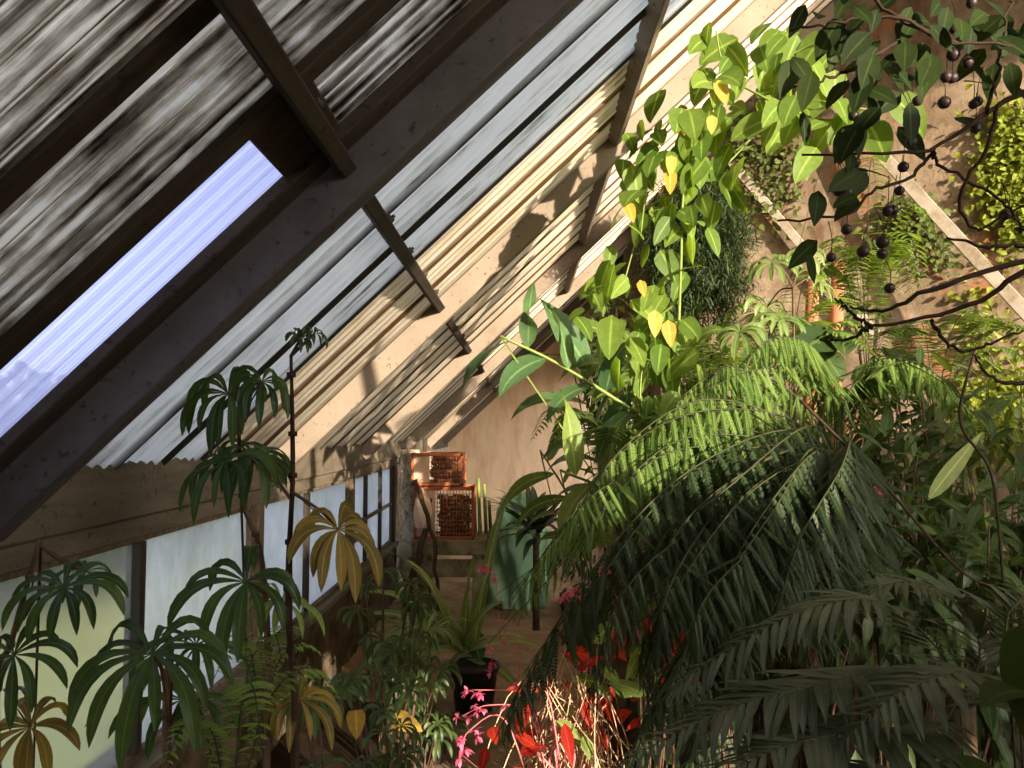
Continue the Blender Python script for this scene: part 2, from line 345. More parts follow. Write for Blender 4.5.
# ------------------------------------------------------------------ house
RZ0 = EYE[2]-.094+1.14; SL = .95
def rz(x): return RZ0+SL*x
def struct(o): o['kind'] = 'structure'; return o
ca, sa = math.cos(math.atan(SL)), math.sin(math.atan(SL)); DN = np.array([sa, 0, -ca])   # down, out of the roof plane
def xend(y): return min(3.6, 1.36+1.732*max(0, 7.55-y))
def roof_sheet(name, y0, y1, x0, x1, mat, per=.065, amp=.006, lip=.30, off=.0, label=None):
    ny = max(4, int((y1-y0)/per*8)); ys = np.linspace(y0, y1, ny+1); xs = np.linspace(x0, x1, 2)
    h = amp*np.sin(2*PI*ys/per)
    if lip: h = h+.018*(np.mod(ys, lip)/lip)
    v = []
    for y, d in zip(ys, h):
        for x in xs: v.append(np.array([x, y, rz(x)])-DN*(off+.004)+DN*d)
    f = [(2*i, 2*i+1, 2*i+3, 2*i+2) for i in range(ny)]
    m = MB(); m.add(v, f); o = m.build(name, mat); struct(o)
    md = o.modifiers.new('thickness', 'SOLIDIFY'); md.thickness = .002; md.offset = 1
    return o
def sloped(name, y0, y1, d0, d1, x0, x1, mat, lift=0):
    """timber running up the slope, d0..d1 below the sheets"""
    m = MB(); v = []
    for x in (x0, x1):
        for y in (y0, y1):
            for d in (d1, d0): v.append(np.array([x, y, rz(x)])+DN*d)
    m.hexa(v); o = m.build(name, mat, smooth=False); bev(o, .004); return struct(o)
def bev(o, w=.004, seg=1):
    b = o.modifiers.new('bevel', 'BEVEL'); b.width = w; b.segments = seg; b.limit_method = 'ANGLE'; return o
XE = -1.30
# sheets
def sheets(y0, y1, n, mat, **kw):
    for k in range(n):
        a, b = y0+(y1-y0)*k/n, y0+(y1-y0)*(k+1)/n
        o = roof_sheet('roof_sheet', a-.01, b+.01, XE, xend((a+b)/2), mat, **kw); SH.append((o, a))
SH = []
sheets(-1.25, .1, 2, M['sheet_dirty'], lip=0); sheets(.1, 1.10, 2, M['sheet_dirty'], lip=0)
sheets(1.10, 1.40, 1, M['sheet_dirty'], per=.05, amp=.007, lip=0)
o = roof_sheet('roof_sheet', 1.44, 1.80, -.44, 3.6, M['sheet_dirty'], per=.05, amp=.007, lip=0); SH.append((o, 1.44))
sheets(1.83, 3.05, 2, M['sheet_grey']); sheets(3.05, 3.90, 1, M['sheet_sunlit'])
for a, b in ((3.9, 6.0), (6.0, 8.1), (8.1, 10.2), (10.2, 13.1)): sheets(a, b, 3, M['sheet_sunlit'], per=.065)
SHL = ['grimy roofing sheet at the very corner of the roof over the camera', 'grimy roofing sheet just before the camera-end glazing bar', 'streaked grey roofing sheet between the two slim glazing bars, nearer the camera', 'streaked grey roofing sheet along the upper side of the slim dark glazing bar',
       'dirty streaked roofing sheet between the slim glazing bar and the clear skylight', 'short dirty roofing sheet above the top end of the clear skylight', 'greyish white roofing sheet right beside the big dark rafter', 'greyish white roofing sheet where the shade meets the sunlight', 'sunlit cream roofing sheet along the second rafter']
nth = ('second and third', 'third and fourth', 'fourth and fifth', 'fifth and last'); pos3 = ('nearest', 'middle', 'farthest')
for k, (o, a) in enumerate(SH):
    lb = SHL[k] if k < len(SHL) else 'sunlit cream corrugated roofing sheet between the %s rafters, %s of three' % (nth[(k-len(SHL))//3], pos3[(k-len(SHL)) % 3])
    tag(o, lb, 'roof sheet', 'corrugated roofing sheets')
sk = roof_sheet('skylight', 1.445, 1.73, XE, -.52, M['skylight'], per=.0165, amp=.0022, lip=0)
tag(sk, 'clear bluish ribbed plastic roof sheet glowing with sky light', 'skylight')
# boards round the clear sheet
bd = sloped('roof_board', 1.455, 1.76, -.004, .012, -.52, -.40, M['batten']); tag(bd, 'dark board closing the top end of the clear skylight sheet', 'board')
bb = [(1.09, 1.135, 0, .014, 'slim dark glazing bar between the two dirtiest roof strips'), (1.40, 1.452, 0, .022, 'dark glazing bar along the upper side of the clear skylight sheet'),
      (1.700, 1.775, 0, .03, 'dark strip of timber between the clear skylight sheet and the big dark rafter'), (.42, .48, 0, .055, 'slim dark glazing bar over the camera end of the roof')]
for a, b, d0, d1, lb in bb:
    o = sloped('glazing_bar', a, b, d0, d1, -1.28, 3.6, M['batten']); tag(o, lb, 'glazing bar')
o = sloped('roof_batten', 1.86, 1.925, .0, .02, -1.24, 3.6, M['beam']); tag(o, 'yellowish wooden batten along the lower side of the big dark rafter', 'batten')
o = sloped('roof_batten', 1.93, 1.975, .0, .012, -1.24, 3.6, M['batten']); tag(o, 'thin dark batten edging the first pale roof sheet', 'batten')
RL = ['big dark rafter crossing the roof beside the clear skylight sheet', 'pale sunlit rafter second along the roof, with purlins meeting both sides', 'pale rafter third along the roof, lapping the eave beam',
      'pale rafter fourth along the roof, above the last window', 'pale rafter fifth along the roof, above the stacked crates', 'last pale rafter against the far end wall']
for k, y in enumerate((1.785, 3.87, 6.0, 8.1, 10.2, 12.3)):
    o = sloped('rafter', y, y+(.075 if k == 0 else .06), .004, .118, -1.31 if k in (0, ) else -1.25, xend(y)-.02, M['rafter_dark'] if k == 0 else M['rafter'])
    tag(o, RL[k], 'rafter', 'main rafters')
o = sloped('rafter', -.3, -.235, .004, .118, -1.28, 3.6, M['rafter_dark']); tag(o, 'dark rafter at the camera end of the roof', 'rafter', 'main rafters')
# purlins, with the bolts that lump along them
def purlin(x, ya, yb, label, wood='purlin'):
    m = MB(); c = np.array([x, 0, rz(x)])+DN*.036; tx = np.array([ca, 0, sa])
    v = [c+tx*.020*i+DN*.034*j+np.array([0, y, 0]) for y in (ya, yb) for i in (-1, 1) for j in (-1, 1)]
    m.hexa(v); o = m.build('purlin', M[wood], smooth=False); struct(o); bev(o, .004)
    tag(o, label, 'purlin', 'roof purlins')
    y = ya+.18
    while y < min(yb, 8):
        b = MB(); q = c+np.array([0, y, 0])+tx*.022
        b.tube([q, q+tx*.014], .013, .010, 8); b.tube([q+tx*.012, q+tx*.022], .006, .005, 6); b.build('bolt', M['purlin'], o, origin=np.array(o.location)); y += .42
    return o
purlin(-.435, -1.2, 12.95, 'lower dark purlin running the length of the roof under the sheets')
purlin(.43, -1.2, 9.0, 'upper purlin near the vine, running along the roof under the sheets', 'rafter')
# eave beam and plate
m = MB(); m.box(-1.32, -1.20, -1.2, 13, EYE[2]-.275, EYE[2]-.094); o = m.build('eave_beam', M['beam'], smooth=False); struct(o); bev(o, .008); tag(o, 'heavy brown eave beam over the row of windows', 'beam')
m = MB(); m.box(-1.30, -1.215, -1.2, 8.0, EYE[2]-.34, EYE[2]-.276); o = m.build('trim_1', M['beam'], smooth=False); struct(o); bev(o, .004)
o['label'] = 'narrow wooden plate under the eave beam'; o['category'] = 'trim'
# left wall: rough low wall, sill, posts, windows
ZS = EYE[2]-1.056; ZT = EYE[2]-.34
def rough(name, p0, u, w, nu, nw, thick, mat, amp=.02, origin=None):
    """a rough wall face with thickness, p0 + u*s + w*t"""
    p0, u, w = (np.array(q, float) for q in (p0, u, w)); nn = nrm(np.cross(u, w)); m = MB()
    ph = RNG.random(12)*6; v = []
    for i in range(nu+1):
        for j in range(nw+1):
            q = p0+u*i/nu+w*j/nw
            d = amp*(math.sin(q[1]*7+q[0]*5+ph[0])*math.sin(q[2]*9+ph[1])+.6*math.sin(q[1]*19+q[0]*17+ph[2])*math.sin(q[2]*23+ph[3])+RNG.normal(0, .35))
            v.append(q+nn*d)
    f = [(i*(nw+1)+j, (i+1)*(nw+1)+j, (i+1)*(nw+1)+j+1, i*(nw+1)+j+1) for i in range(nu) for j in range(nw)]
    m.add(v, f); a, b, c, d = p0-nn*thick, p0+u-nn*thick, p0+u+w-nn*thick, p0+w-nn*thick
    k = [p0-nn*.03, p0+u-nn*.03, p0+u+w-nn*.03, p0+w-nn*.03]
    m.add([a, b, c, d]+k, [(3, 2, 1, 0), (0, 1, 5, 4), (1, 2, 6, 5), (2, 3, 7, 6), (3, 0, 4, 7)])
    return struct(m.build(name, mat))
rough('wall_left', (-1.22, -1.2, 0), (0, 8.95, 0), (0, 0, ZS-.035), 180, 14, .2, M['stone'], .018)
m = MB(); m.box(-1.36, -1.175, -1.2, 7.7, ZS-.035, ZS); o = m.build('trim_2', M['beam'], smooth=False); struct(o); bev(o, .005)
o['label'] = 'wooden window sill on top of the rough low wall'; o['category'] = 'trim'
WB = [(-.55, 1.58), (1.64, 3.68), (3.76, 5.72), (5.80, 7.62)]
for k, (a, b) in enumerate(WB):
    w = empty('window_%d' % (k+1), (-1.25, (a+b)/2, ZS), ['window nearest the camera end under the eave', 'hazed window showing the lawn, behind the palm-leaved plants', 'bluish white hazed window in the middle of the row', 'last window of the row, with crossing glazing bars'][k], 'window')
    w['kind'] = 'structure'
    m = MB(); fw = .03
    m.box(-1.275, -1.23, a, a+fw, ZS, ZT); m.box(-1.275, -1.23, b-fw, b, ZS, ZT); m.box(-1.275, -1.23, a+fw, b-fw, ZS, ZS+.025); m.box(-1.275, -1.23, a+fw, b-fw, ZT-.02, ZT)
    o = m.build('window_frame', M['frame'] if k else M['framedark'], w, smooth=False); bev(o, .003)
    ms = {0: [.5], 1: [2.60], 2: [4.62], 3: [6.35, 7.0]}[k]
    for y in ms:
        m = MB(); m.box(-1.275, -1.222, y-.018, y+.018, ZS+.025, ZT-.02); bev(m.build('mullion', M['framedark'], w, smooth=False), .003)
    if k == 3:
        m = MB(); z = ZS+.24; m.box(-1.27, -1.225, a+fw, 6.33, z-.012, z+.012); m.build('glazing_bar', M['frame'], w, smooth=False)
        m = MB(); z = ZS+.36; m.box(-1.27, -1.225, a+fw, b-fw, z-.012, z+.012); m.build('glazing_bar', M['frame'], w, smooth=False)
    ed = [a+fw]+ms+[b-fw]
    for q in range(len(ed)-1):
        m = MB(); m.box(-1.256, -1.252, ed[q]+.004, ed[q+1]-.004, ZS+.02, ZT-.015); m.build('pane', M['glass_clear' if ed[q] < 2.5 else 'glass_mid' if ed[q] < 3 else 'glass'], w, smooth=False)
for y, lb in ((1.58, 'dark window post at the near end of the lawn window'), (3.68, 'wooden window post between the lawn window and the bluish middle window'), (5.72, 'wooden window post between the middle window and the last window'), (7.62, 'wooden window post at the far end of the windows')):
    m = MB(); m.box(-1.30, -1.205, y, y+(.06 if y < 3 else .08), ZS, ZT); o = m.build('window_post', M['frame'], smooth=False); struct(o); bev(o, .004); tag(o, lb, 'post', 'window posts')
# far left wall, end wall, slanted back wall, and unseen walls behind the camera, added to shape sun and sky light
rough('wall_left_far', (-1.22, 7.8, 0), (0, 5.2, 0), (0, 0, 1.35), 60, 16, .2, M['whitewash'], .012)
def prism(name, poly, ext, mat):
    """polygon (list of 3D points, planar) pushed along ext"""
    n = len(poly); v = [np.array(q, float) for q in poly]; v += [q+np.array(ext) for q in v]
    me = bpy.data.meshes.new(name); me.from_pydata([tuple(map(float, q)) for q in v], [], [tuple(range(n))[::-1], tuple(range(n, 2*n))]+[(i, (i+1) % n, n+(i+1) % n, n+i) for i in range(n)])
    import bmesh
    b = bmesh.new(); b.from_mesh(me); bmesh.ops.recalc_face_normals(b, faces=b.faces); b.to_mesh(me); b.free()
    me.materials.append(mat); o = bpy.data.objects.new(name, me); COL.objects.link(o); return struct(o)
prism('wall_end', [(-1.3, 13, 0), (1.35, 13, 0), (1.35, 13, rz(1.35)), (-1.3, 13, rz(-1.3))], (0, .15, 0), M['endwall'])
for k, (ya_, yb_, za_, zb_) in enumerate(((7.5, 9.4, 0, rz(1.3)), (9.4, 12.95, 0, .35), (9.4, 12.95, 2.5, rz(1.3)), (12.95, 13, 0, rz(1.3)))):  # opening added between the pieces so sky light reaches the end wall
    prism('wall_side', [(1.3, ya_, za_), (1.3, yb_, za_), (1.3, yb_, zb_), (1.3, ya_, zb_)], (.15, 0, 0), M['plaster'])
def WP(u, z, off=0): return np.array([1.3+.866*u-.5*off, 7.5-.5*u-.866*off, z])
def wallpix(px, py, off=0):
    """place on the slanted wall seen at a photograph pixel, off metres in front of it"""
    d = P(px, py, 1)-EYE; nn = np.array([-.5, -.866, 0]); q = WP(0, 0, off); k = np.dot(q-EYE, nn)/np.dot(d, nn); return EYE+d*k
prism('wall_right', [WP(0, 0), WP(10.97, 0), WP(10.97, 6.1), WP((3.55-1.3)/.866, 6.1), WP(0, rz(1.3))], (.075, .13, 0), M['plaster'])
prism('wall_right_far', [(10.8, -1.2, 0), (10.8, 2.05, 0), (10.8, 2.05, 6.1), (10.8, -1.2, 6.1)], (.15, 0, 0), M['oppaque'])
prism('ceiling', [(3.55, -1.25, 6.08), (10.9, -1.25, 6.08), (10.9, 5.9, 6.08), (3.55, 6.3, 6.08)], (0, 0, .12), M['oppaque'])
SUN = nrm((.56, -.80, .18))
def sh(px, py, y):
    """where the sunbeam through a place in the photograph crosses the added sun mask behind the camera"""
    q = P(px, py, y); k = (y+1.2)/-SUN[1]; q = q+SUN*k; return (q[0], q[2]-1.62)
def bw(pts): return [(x, -1.2, 1.62+z) for x, z in pts]
e1, e2 = sh(200, 462, 3.0), sh(630, 50, 3.0)
g = (e2[1]-e1[1])/(e2[0]-e1[0])
def eo(x): return e1[1]+g*(x-e1[0])
prism('sun_mask_wall', bw([(-1.3, -1.62), (2.45, -1.62), (2.45, .0), (2.95, .08), (2.95, .45), (2.28, .99), (e1[0]+.02, e1[1]), (2.9, eo(2.9)), (4.3, eo(4.3)), (4.35, 4.46), (3.58, 4.46), (-1.3, -.19)]), (0, -.15, 0), M['oppaque'])  # added unseen wall, its outline cut to shape the sunbeam on the roof
lo = [sh(560, 690, 2.4), sh(640, 560, 2.6), sh(740, 430, 2.9), sh(860, 392, 3.4), sh(1000, 400, 5.5)]
prism('sun_mask_low', bw([(lo[0][0]+.1, lo[0][1]), (3.75, lo[0][1]-.04), (3.75, -1.62), (10.8, -1.62), (10.8, lo[4][1])]+lo[:0:-1]), (0, -.15, 0), M['oppaque'])  # added unseen wall that shades the lower plants, low gap left for sun
# ground
m = MB(); m.box(-1.3, 10.9, -1.3, 13.1, -.1, 0); struct(m.build('floor', M['path'], smooth=False))
def bed(name, poly, z):
    return prism(name, [(x, y, .001) for x, y in poly], (0, 0, z), M['soil'])
bed('floor_bed_right', [(.55, 1.0), (.42, 4.2), (.35, 7.6), (1.29, 7.6), (1.29, 7.45), (4.5, 5.55), (4.5, 1.0)], .1)
bed('floor_bed_left', [(-1.2, .8), (-.42, .8), (-.55, 3.6), (-.78, 4.6), (-1.2, 4.7)], .08)
prism('lawn', [(-60, -20, -.05), (-1.45, -20, -.05), (-1.45, 60, -.05), (-60, 60, -.05)], (0, 0, -.1), M['lawn'])
# struts across the slanted wall
def strut(p, q, o1, o2, w, label):
    a, b = wallpix(*p, o1), wallpix(*q, o2); m = MB(); m.bar(a, b, w, .035, (-.5, -.866, 0)); o = m.build('wall_strut', M['strut'], smooth=False); struct(o); bev(o, .004); return tag(o, label, 'strut', 'wall struts')
strut((728, 158), (876, 334), .06, .10, .075, 'slim pale strut crossing the stained wall beside the hanging needle bush')
strut((822, 90), (1060, 350), .10, .42, .095, 'broad pale strut slanting across the stained wall below the dark fruit branches')
# ------------------------------------------------------------------ lights
W = bpy.data.worlds.new('World'); S.world = W; W.use_nodes = True; nt = W.node_tree; nt.nodes.clear()
sky = nt.nodes.new('ShaderNodeTexSky'); sky.sky_type = 'NISHITA'; sky.sun_disc = False; sky.sun_elevation = math.radians(22); sky.air_density = 1.0; sky.dust_density = 2.5
sky.sun_rotation = math.atan2(SUN[0], SUN[1])
bg = nt.nodes.new('ShaderNodeBackground'); bg.inputs[1].default_value = .47
hs = nt.nodes.new('ShaderNodeHueSaturation'); hs.inputs['Saturation'].default_value = .55
ow = nt.nodes.new('ShaderNodeOutputWorld'); nt.links.new(sky.outputs[0], hs.inputs['Color']); nt.links.new(hs.outputs[0], bg.inputs[0]); nt.links.new(bg.outputs[0], ow.inputs[0])
sl = bpy.data.lights.new('sun', 'SUN'); sl.energy = 12.5; sl.color = (1.0, .85, .67); sl.angle = math.radians(.6)
so = bpy.data.objects.new('sun', sl); COL.objects.link(so); so.rotation_euler = mathutils.Vector(SUN).to_track_quat('Z', 'Y').to_euler(); so.location = (4, -8, 6)
S.view_settings.view_transform = 'Standard'; S.view_settings.look = 'None'; S.view_settings.gamma = 1; S.view_settings.use_curve_mapping = False
S.view_settings.exposure = 0.22
S.cycles.use_denoising = True; S.cycles.max_bounces = 10; S.cycles.diffuse_bounces = 5; S.cycles.transparent_max_bounces = 16
S.cycles.sample_clamp_indirect = 6
#PLANTS
# ------------------------------------------------------------------ plants
def floorpt(px, y): q = P(px, 600, y); return np.array([q[0], q[1], .08])
def J(a=1.0): return RNG.normal(0, a, 3)
def palm_leaf(parent, c, axis, L, n, mat, droop=.5, W=.2, arc=360, up0=.25, name='leaf', petiole=None, start=None):
    """a hand-shaped leaf: narrow leaflets radiating from one point"""
    mb = MB(); ax = nrm(axis); x = nrm(np.cross(ax, (0.13, .2, 1) if abs(ax[2]) < .95 else (1, 0, .1))); y = np.cross(ax, x)
    s0 = random.random()*6 if start is None else start
    n = int(n*1.05)
    for k in range(n):
        an = s0+math.radians(arc)*(k+random.uniform(-.3, .3))/n
        d = x*math.cos(an)+y*math.sin(an)+ax*up0
        l = L*random.uniform(.72, 1.1)
        leaf(mb, c, d, l, l*W*.82, ax, droop*random.uniform(1.7, 3.4), 9, 'oblan', .3, twist=random.uniform(-.15, .15))
    if petiole is not None: mb.tube(spline(petiole+[c], 8), .0045, .0035, 5, 1)
    return mb.build(name, [mat, M['redstem']], parent)
def plant_stem(parent, pts, r0, r1=None, mat='redstem', n=18, name='stem', nodes=0):
    c = spline(pts, n); mb = MB(); mb.tube(c, r0, r1, 7)
    for k in range(nodes):
        q = c[int((k+.7)/nodes*(n-1)) if int((k+.7)/nodes*(n-1)) < n else n-1]; mb.tube([q-(0, 0, .006), q, q+(0, 0, .006)], r0*1.0, r0*1.05, 7); 
    return mb.build(name, M[mat], parent)
G_B = 'palm-leaved plants along the window wall'
# leftmost plant by the lawn pane
b = empty('palm_leaf_begonia', floorpt(40, 1.75), 'palm-leaved plant in front of the lawn pane with one ochre leaf at its foot', 'plant', G_B)
plant_stem(b, [floorpt(40, 1.75), P(-4, 720, 1.75), P(12, 640, 1.74), P(40, 540, 1.72)], .009, .005, nodes=4)
palm_leaf(b, P(64, 588, 1.55), (.15, -.45, .85), .135, 12, M['begonia'], .75, .17, petiole=[P(22, 620, 1.72), P(42, 590, 1.70)])
palm_leaf(b, P(86, 572, 1.78), (.2, -.2, .95), .11, 9, M['begonia'], 1.0, .18, petiole=[P(40, 545, 1.72), P(60, 560, 1.75)])
palm_leaf(b, P(14, 655, 1.47), (.25, -.6, .75), .13, 11, M['begonia'], .8, .17, petiole=[P(0, 690, 1.74), P(4, 665, 1.58)])
palm_leaf(b, P(30, 727, 1.55), (.1, -.6, .8), .12, 12, M['begonia_old'], .7, .2, petiole=[P(5, 690, 1.74), P(24, 690, 1.62)])
# dark plant at bottom left
b = empty('palm_leaf_begonia', floorpt(170, 1.6), 'large dark palm-leaved plant with drooping leaflets below the second pane', 'plant', G_B)
plant_stem(b, [floorpt(170, 1.6), P(165, 800, 1.6), P(166, 690, 1.6), P(172, 640, 1.62)], .008, .005, nodes=3)
palm_leaf(b, P(152, 654, 1.45), (.1, -.5, .85), .205, 13, M['begonia'], .85, .155, petiole=[P(168, 720, 1.58), P(162, 670, 1.5)])
palm_leaf(b, P(196, 645, 1.66), (.3, -.1, .95), .15, 10, M['begonia'], .7, .16, petiole=[P(166, 690, 1.6), P(182, 655, 1.64)])
palm_leaf(b, P(182, 700, 1.7), (.2, -.3, .9), .16, 10, M['begonia'], .8, .16, petiole=[P(166, 760, 1.6), P(172, 720, 1.65)])
# tall slim plant
b = empty('palm_leaf_begonia', floorpt(300, 1.95), 'tallest palm-leaved plant, slim stem with a small tuft on top and one ochre leaf', 'plant', G_B)
ST = [floorpt(300, 1.95), P(296, 740, 1.95), P(288, 600, 1.94), P(293, 470, 1.93), P(291, 355, 1.92)]
plant_stem(b, ST, .011, .004, 'twig', 24, nodes=9)
palm_leaf(b, P(300, 340, 1.92), (.3, -.4, .85), .062, 10, M['begonia'], 1.3, .2, up0=.9, petiole=[P(291, 356, 1.92)])
palm_leaf(b, P(314, 334, 1.92), (.5, -.4, .8), .055, 9, M['begonia'], 1.4, .2, up0=.7, petiole=[P(291, 356, 1.92)])
palm_leaf(b, P(338, 530, 1.85), (.3, -.5, .5), .165, 12, M['begonia_old'], 1.1, .2, petiole=[P(292, 492, 1.93), P(322, 512, 1.88)])
palm_leaf(b, P(246, 582, 1.72), (.15, -.6, .75), .185, 11, M['begonia'], .8, .18, arc=330, petiole=[P(288, 610, 1.94), P(262, 590, 1.8)])
palm_leaf(b, P(282, 600, 2.05), (.5, -.2, .8), .15, 11, M['begonia_light'], .9, .18, petiole=[P(289, 640, 1.95), P(288, 612, 2.0)])
palm_leaf(b, P(300, 700, 2.0), (.3, -.4, .8), .15, 11, M['begonia_old'], 1.0, .17, petiole=[P(298, 760, 1.95), P(300, 715, 1.98)])
palm_leaf(b, P(252, 460, 1.96), (.1, -.35, .9), .155, 12, M['begonia'], .95, .17, petiole=[P(291, 500, 1.93), P(270, 470, 1.95)])
# second stem with hanging leaves
b = empty('palm_leaf_begonia', floorpt(268, 2.0), 'palm-leaved plant with limp hanging leaves over the eave beam', 'plant', G_B)
plant_stem(b, [floorpt(268, 2.0), P(268, 700, 2.0), P(262, 560, 2.0), P(243, 500, 2.0), P(238, 410, 1.98)], .010, .005, 'redstem', nodes=6)
palm_leaf(b, P(228, 394, 1.95), (.0, -.5, .5), .17, 11, M['begonia'], 1.7, .17, arc=300, up0=.35, petiole=[P(238, 425, 1.98), P(234, 402, 1.96)])
palm_leaf(b, P(262, 382, 1.97), (.3, -.5, .6), .14, 10, M['begonia'], 1.8, .18, up0=.3, petiole=[P(238, 425, 1.98), P(250, 396, 1.97)])
palm_leaf(b, P(225, 462, 1.9), (-.1, -.5, .6), .17, 11, M['begonia'], 1.3, .15, petiole=[P(240, 470, 1.99), P(232, 462, 1.95)])
palm_leaf(b, P(255, 455, 2.02), (.3, -.3, .7), .15, 11, M['begonia'], 1.2, .18, petiole=[P(241, 480, 1.99), P(248, 462, 2.0)])
# small palm-leaved plants beside the path
G_S = 'low palm-leaved plants beside the path'
for k, (px, py, y, L, n, m, lb) in enumerate([
    (384, 600, 3.7, .13, 6, 'shrub', 'low palm-leaved plant at the foot of the rough wall, below the last window'),
    (405, 660, 3.5, .14, 7, 'shrub', 'low palm-leaved plant between the rough wall and the black pots'),
    (385, 705, 3.1, .12, 7, 'shrub', 'low palm-leaved plant in front of the small black pot'),
    (395, 752, 2.75, .11, 6, 'shrub', 'lowest palm-leaved plant at the bottom edge of the path'),
    (340, 745, 2.5, .15, 3, 'begonia', 'dim palm-leaved plant at the foot of the tall slim stem'),
    (425, 720, 3.2, .11, 4, 'shrub', 'low leafy plant leaning over the path by the small black pot')]):
    c = P(px, py, y); c0 = np.array([c[0], c[1], .09]); b = empty('palm_leaf_begonia', c0, lb, 'plant', G_S)
    for q in range(n):
        e = c+np.array([random.uniform(-.16, .16), random.uniform(-.12, .12), random.uniform(-.08, .14)])
        e[2] = max(e[2], .2)
        palm_leaf(b, e, (random.uniform(-.3, .4), random.uniform(-.7, -.1), .8), L*random.uniform(.8, 1.1), 9, M[m], .8, .2, petiole=[c0+J(.02)*(1, 1, 0), (c0+e)/2+(0, 0, .05)])
for px, py, y in ((360, 722, 3.0), (398, 730, 3.0)):
    b = empty('fallen_leaf', P(px, py, y), 'broad yellow leaf %s among the low palm-leaved plants' % ('hanging upright' if px < 370 else 'lying flat'), 'leaf')
    m = MB(); leaf(m, P(px-4, py-12, y), (.1, -.3, -.9) if px < 370 else (.8, -.4, -.1), .10 if px < 370 else .13, .07, (0, -1, .3), .2, 6, 'heart'); o = m.build('leaf_blade', M['yellowleaf'], b)
# light young ferns at the foot of the palm-leaved plants
def simple_fern(name, base, label, n, L, mat, cat='fern', group=None, plen=.07, tpl='lance', az=None, rise=.5, sag=.1, pairs=20, wd=.5, lean=None, roll=0):
    b = empty(name, base, label, cat, group); base = np.array(base)
    for k in range(n):
        an = (2*PI*(k+random.random()*.7)/n) if az is None else random.uniform(*az)
        d = np.array([math.cos(an), math.sin(an), 0]); l = L*random.uniform(.7, 1.1); r = rise*random.uniform(.75, 1.25)
        pts = [base+d*.02, base+d*l*.3+(0, 0, l*r*.75), base+d*l*.68+(0, 0, l*r*.95), base+d*l*1.0+(0, 0, l*r*.55)]
        frond(b, pts, pairs, plen*random.uniform(.85, 1.1), mat, tpl, sag, wd, rr=.003, fwd=.25)
    return b
simple_fern('young_fern', P(232, 800, 1.7), 'bright young fern rising at the bottom between the dark palm leaves', 6, .26, M['fern_light'], rise=1.1, plen=.055, wd=1.1)
simple_fern('young_fern', P(262, 690, 2.1), 'small bright fern behind the slim stems below the window sill', 6, .2, M['fern_light'], rise=.8, plen=.045, wd=1.1)
# shrub of single leaves
def shrub(name, base, crown, rad, nleaf, L, mat, label, cat='shrub', group=None, tpl='lance', stems=6, stem='redstem', droopdir=-.35, extra=None, outw=1.0, r0=.008, mats2=None):
    b = empty(name, base, label, cat, group); base = np.array(base, float); crown = np.array(crown, float); rad = np.array(rad, float)
    sm = MB(); tips = []
    for k in range(stems):
        u = nrm(RNG.normal(0, 1, 3)); e = crown+u*rad*random.uniform(.5, .95); mid = base*.45+e*.55+J(.06); mid[2] = max(mid[2], base[2]+.1)
        c = spline([base+J(.03)*(1, 1, 0), mid, e], 12); sm.tube(c, r0, r0*.35, 5); tips += list(c[4:])
    sm.build('stem', M[stem], b)
    mb = MB(); tips = np.array(tips)
    u = RNG.normal(0, 1, (nleaf, 3)); u /= np.linalg.norm(u, axis=1)[:, None]; rr = RNG.random(nleaf)**.45
    pos = crown+u*rad*rr[:, None]
    near = tips[RNG.integers(0, len(tips), nleaf)]+RNG.normal(0, .03, (nleaf, 3)); q = RNG.random(nleaf) < .5; pos[q] = near[q]
    d = (pos-crown)/rad*outw+RNG.normal(0, .55, (nleaf, 3)); d[:, 2] += droopdir
    x, y, z = frames(d, np.array([0, -.25, 1.])+RNG.normal(0, .25, (nleaf, 3)))
    l = L*RNG.uniform(.6, 1.15, nleaf)
    inst(mb, LEAFT[tpl], pos, x, y, z, l, l, np.clip(RNG.normal(.5, .25, nleaf), 0, 1)); mb.build('foliage', mat, b)
    return b
# strap-leaved clump with pale long leaves, potted plants
b = empty('strap_leaf_plant', P(462, 690, 4.9), 'clump of long pale strap leaves standing in the larger black pot', 'plant')
base = P(466, 650, 4.9)
for q, (px, py) in enumerate(((392, 548), (372, 585), (410, 590), (372, 612), (395, 640), (420, 560), (505, 600), (530, 640), (520, 690), (492, 560), (500, 490), (440, 690), (425, 660), (476, 560), (545, 650))):
    m = MB(); e = P(px, py, 4.6+.25*random.random()); d = e-base; L = np.linalg.norm(d)*1.06; leaf(m, base+J(.02), d+np.array([0, 0, .30*L]), L, .075, (0, -.5, 1), .62, 10, 'strap', .3, twist=random.uniform(-.5, .5)); m.build('leaf', M['strap'], b)
def pot(base, r, h, label, name='plant_pot'):
    m = MB(); m.lathe(base, [(0.001, 0), (r*.78, 0), (r, h*.9), (r*1.08, h*.9), (r*1.08, h), (r*.95, h), (r*.93, h*.86), (.001, h*.86)], 24)
    o = m.build(name, M['pot']); return tag(o, label, 'pot')
c = P(474, 690, 4.75); pot((c[0], c[1], 0), .14, .26, 'larger black plastic pot on the path under the strap-leaf clump')
c = P(434, 748, 4.02); pot((c[0], c[1], 0), .07, .13, 'small black plastic pot at the edge of the path')
b = empty('broad_leaf_plant', (c[0], c[1], .11), 'plant with broad dark leaves growing in the small black pot', 'plant')
for k in range(11):
    an = k*2.4; m = MB(); l = random.uniform(.15, .24); leaf(m, (c[0], c[1], .12), (math.cos(an), math.sin(an), .7), l*1.3, l*.5, droop=.7, prof='ovate', nseg=7); m.build('leaf', M['shrub'], b)
c = P(405, 640, 5.2); b = empty('broad_leaf_plant', (c[0], c[1], 0), 'plant with large rounded grey-green leaves beside the strap-leaf clump', 'plant')
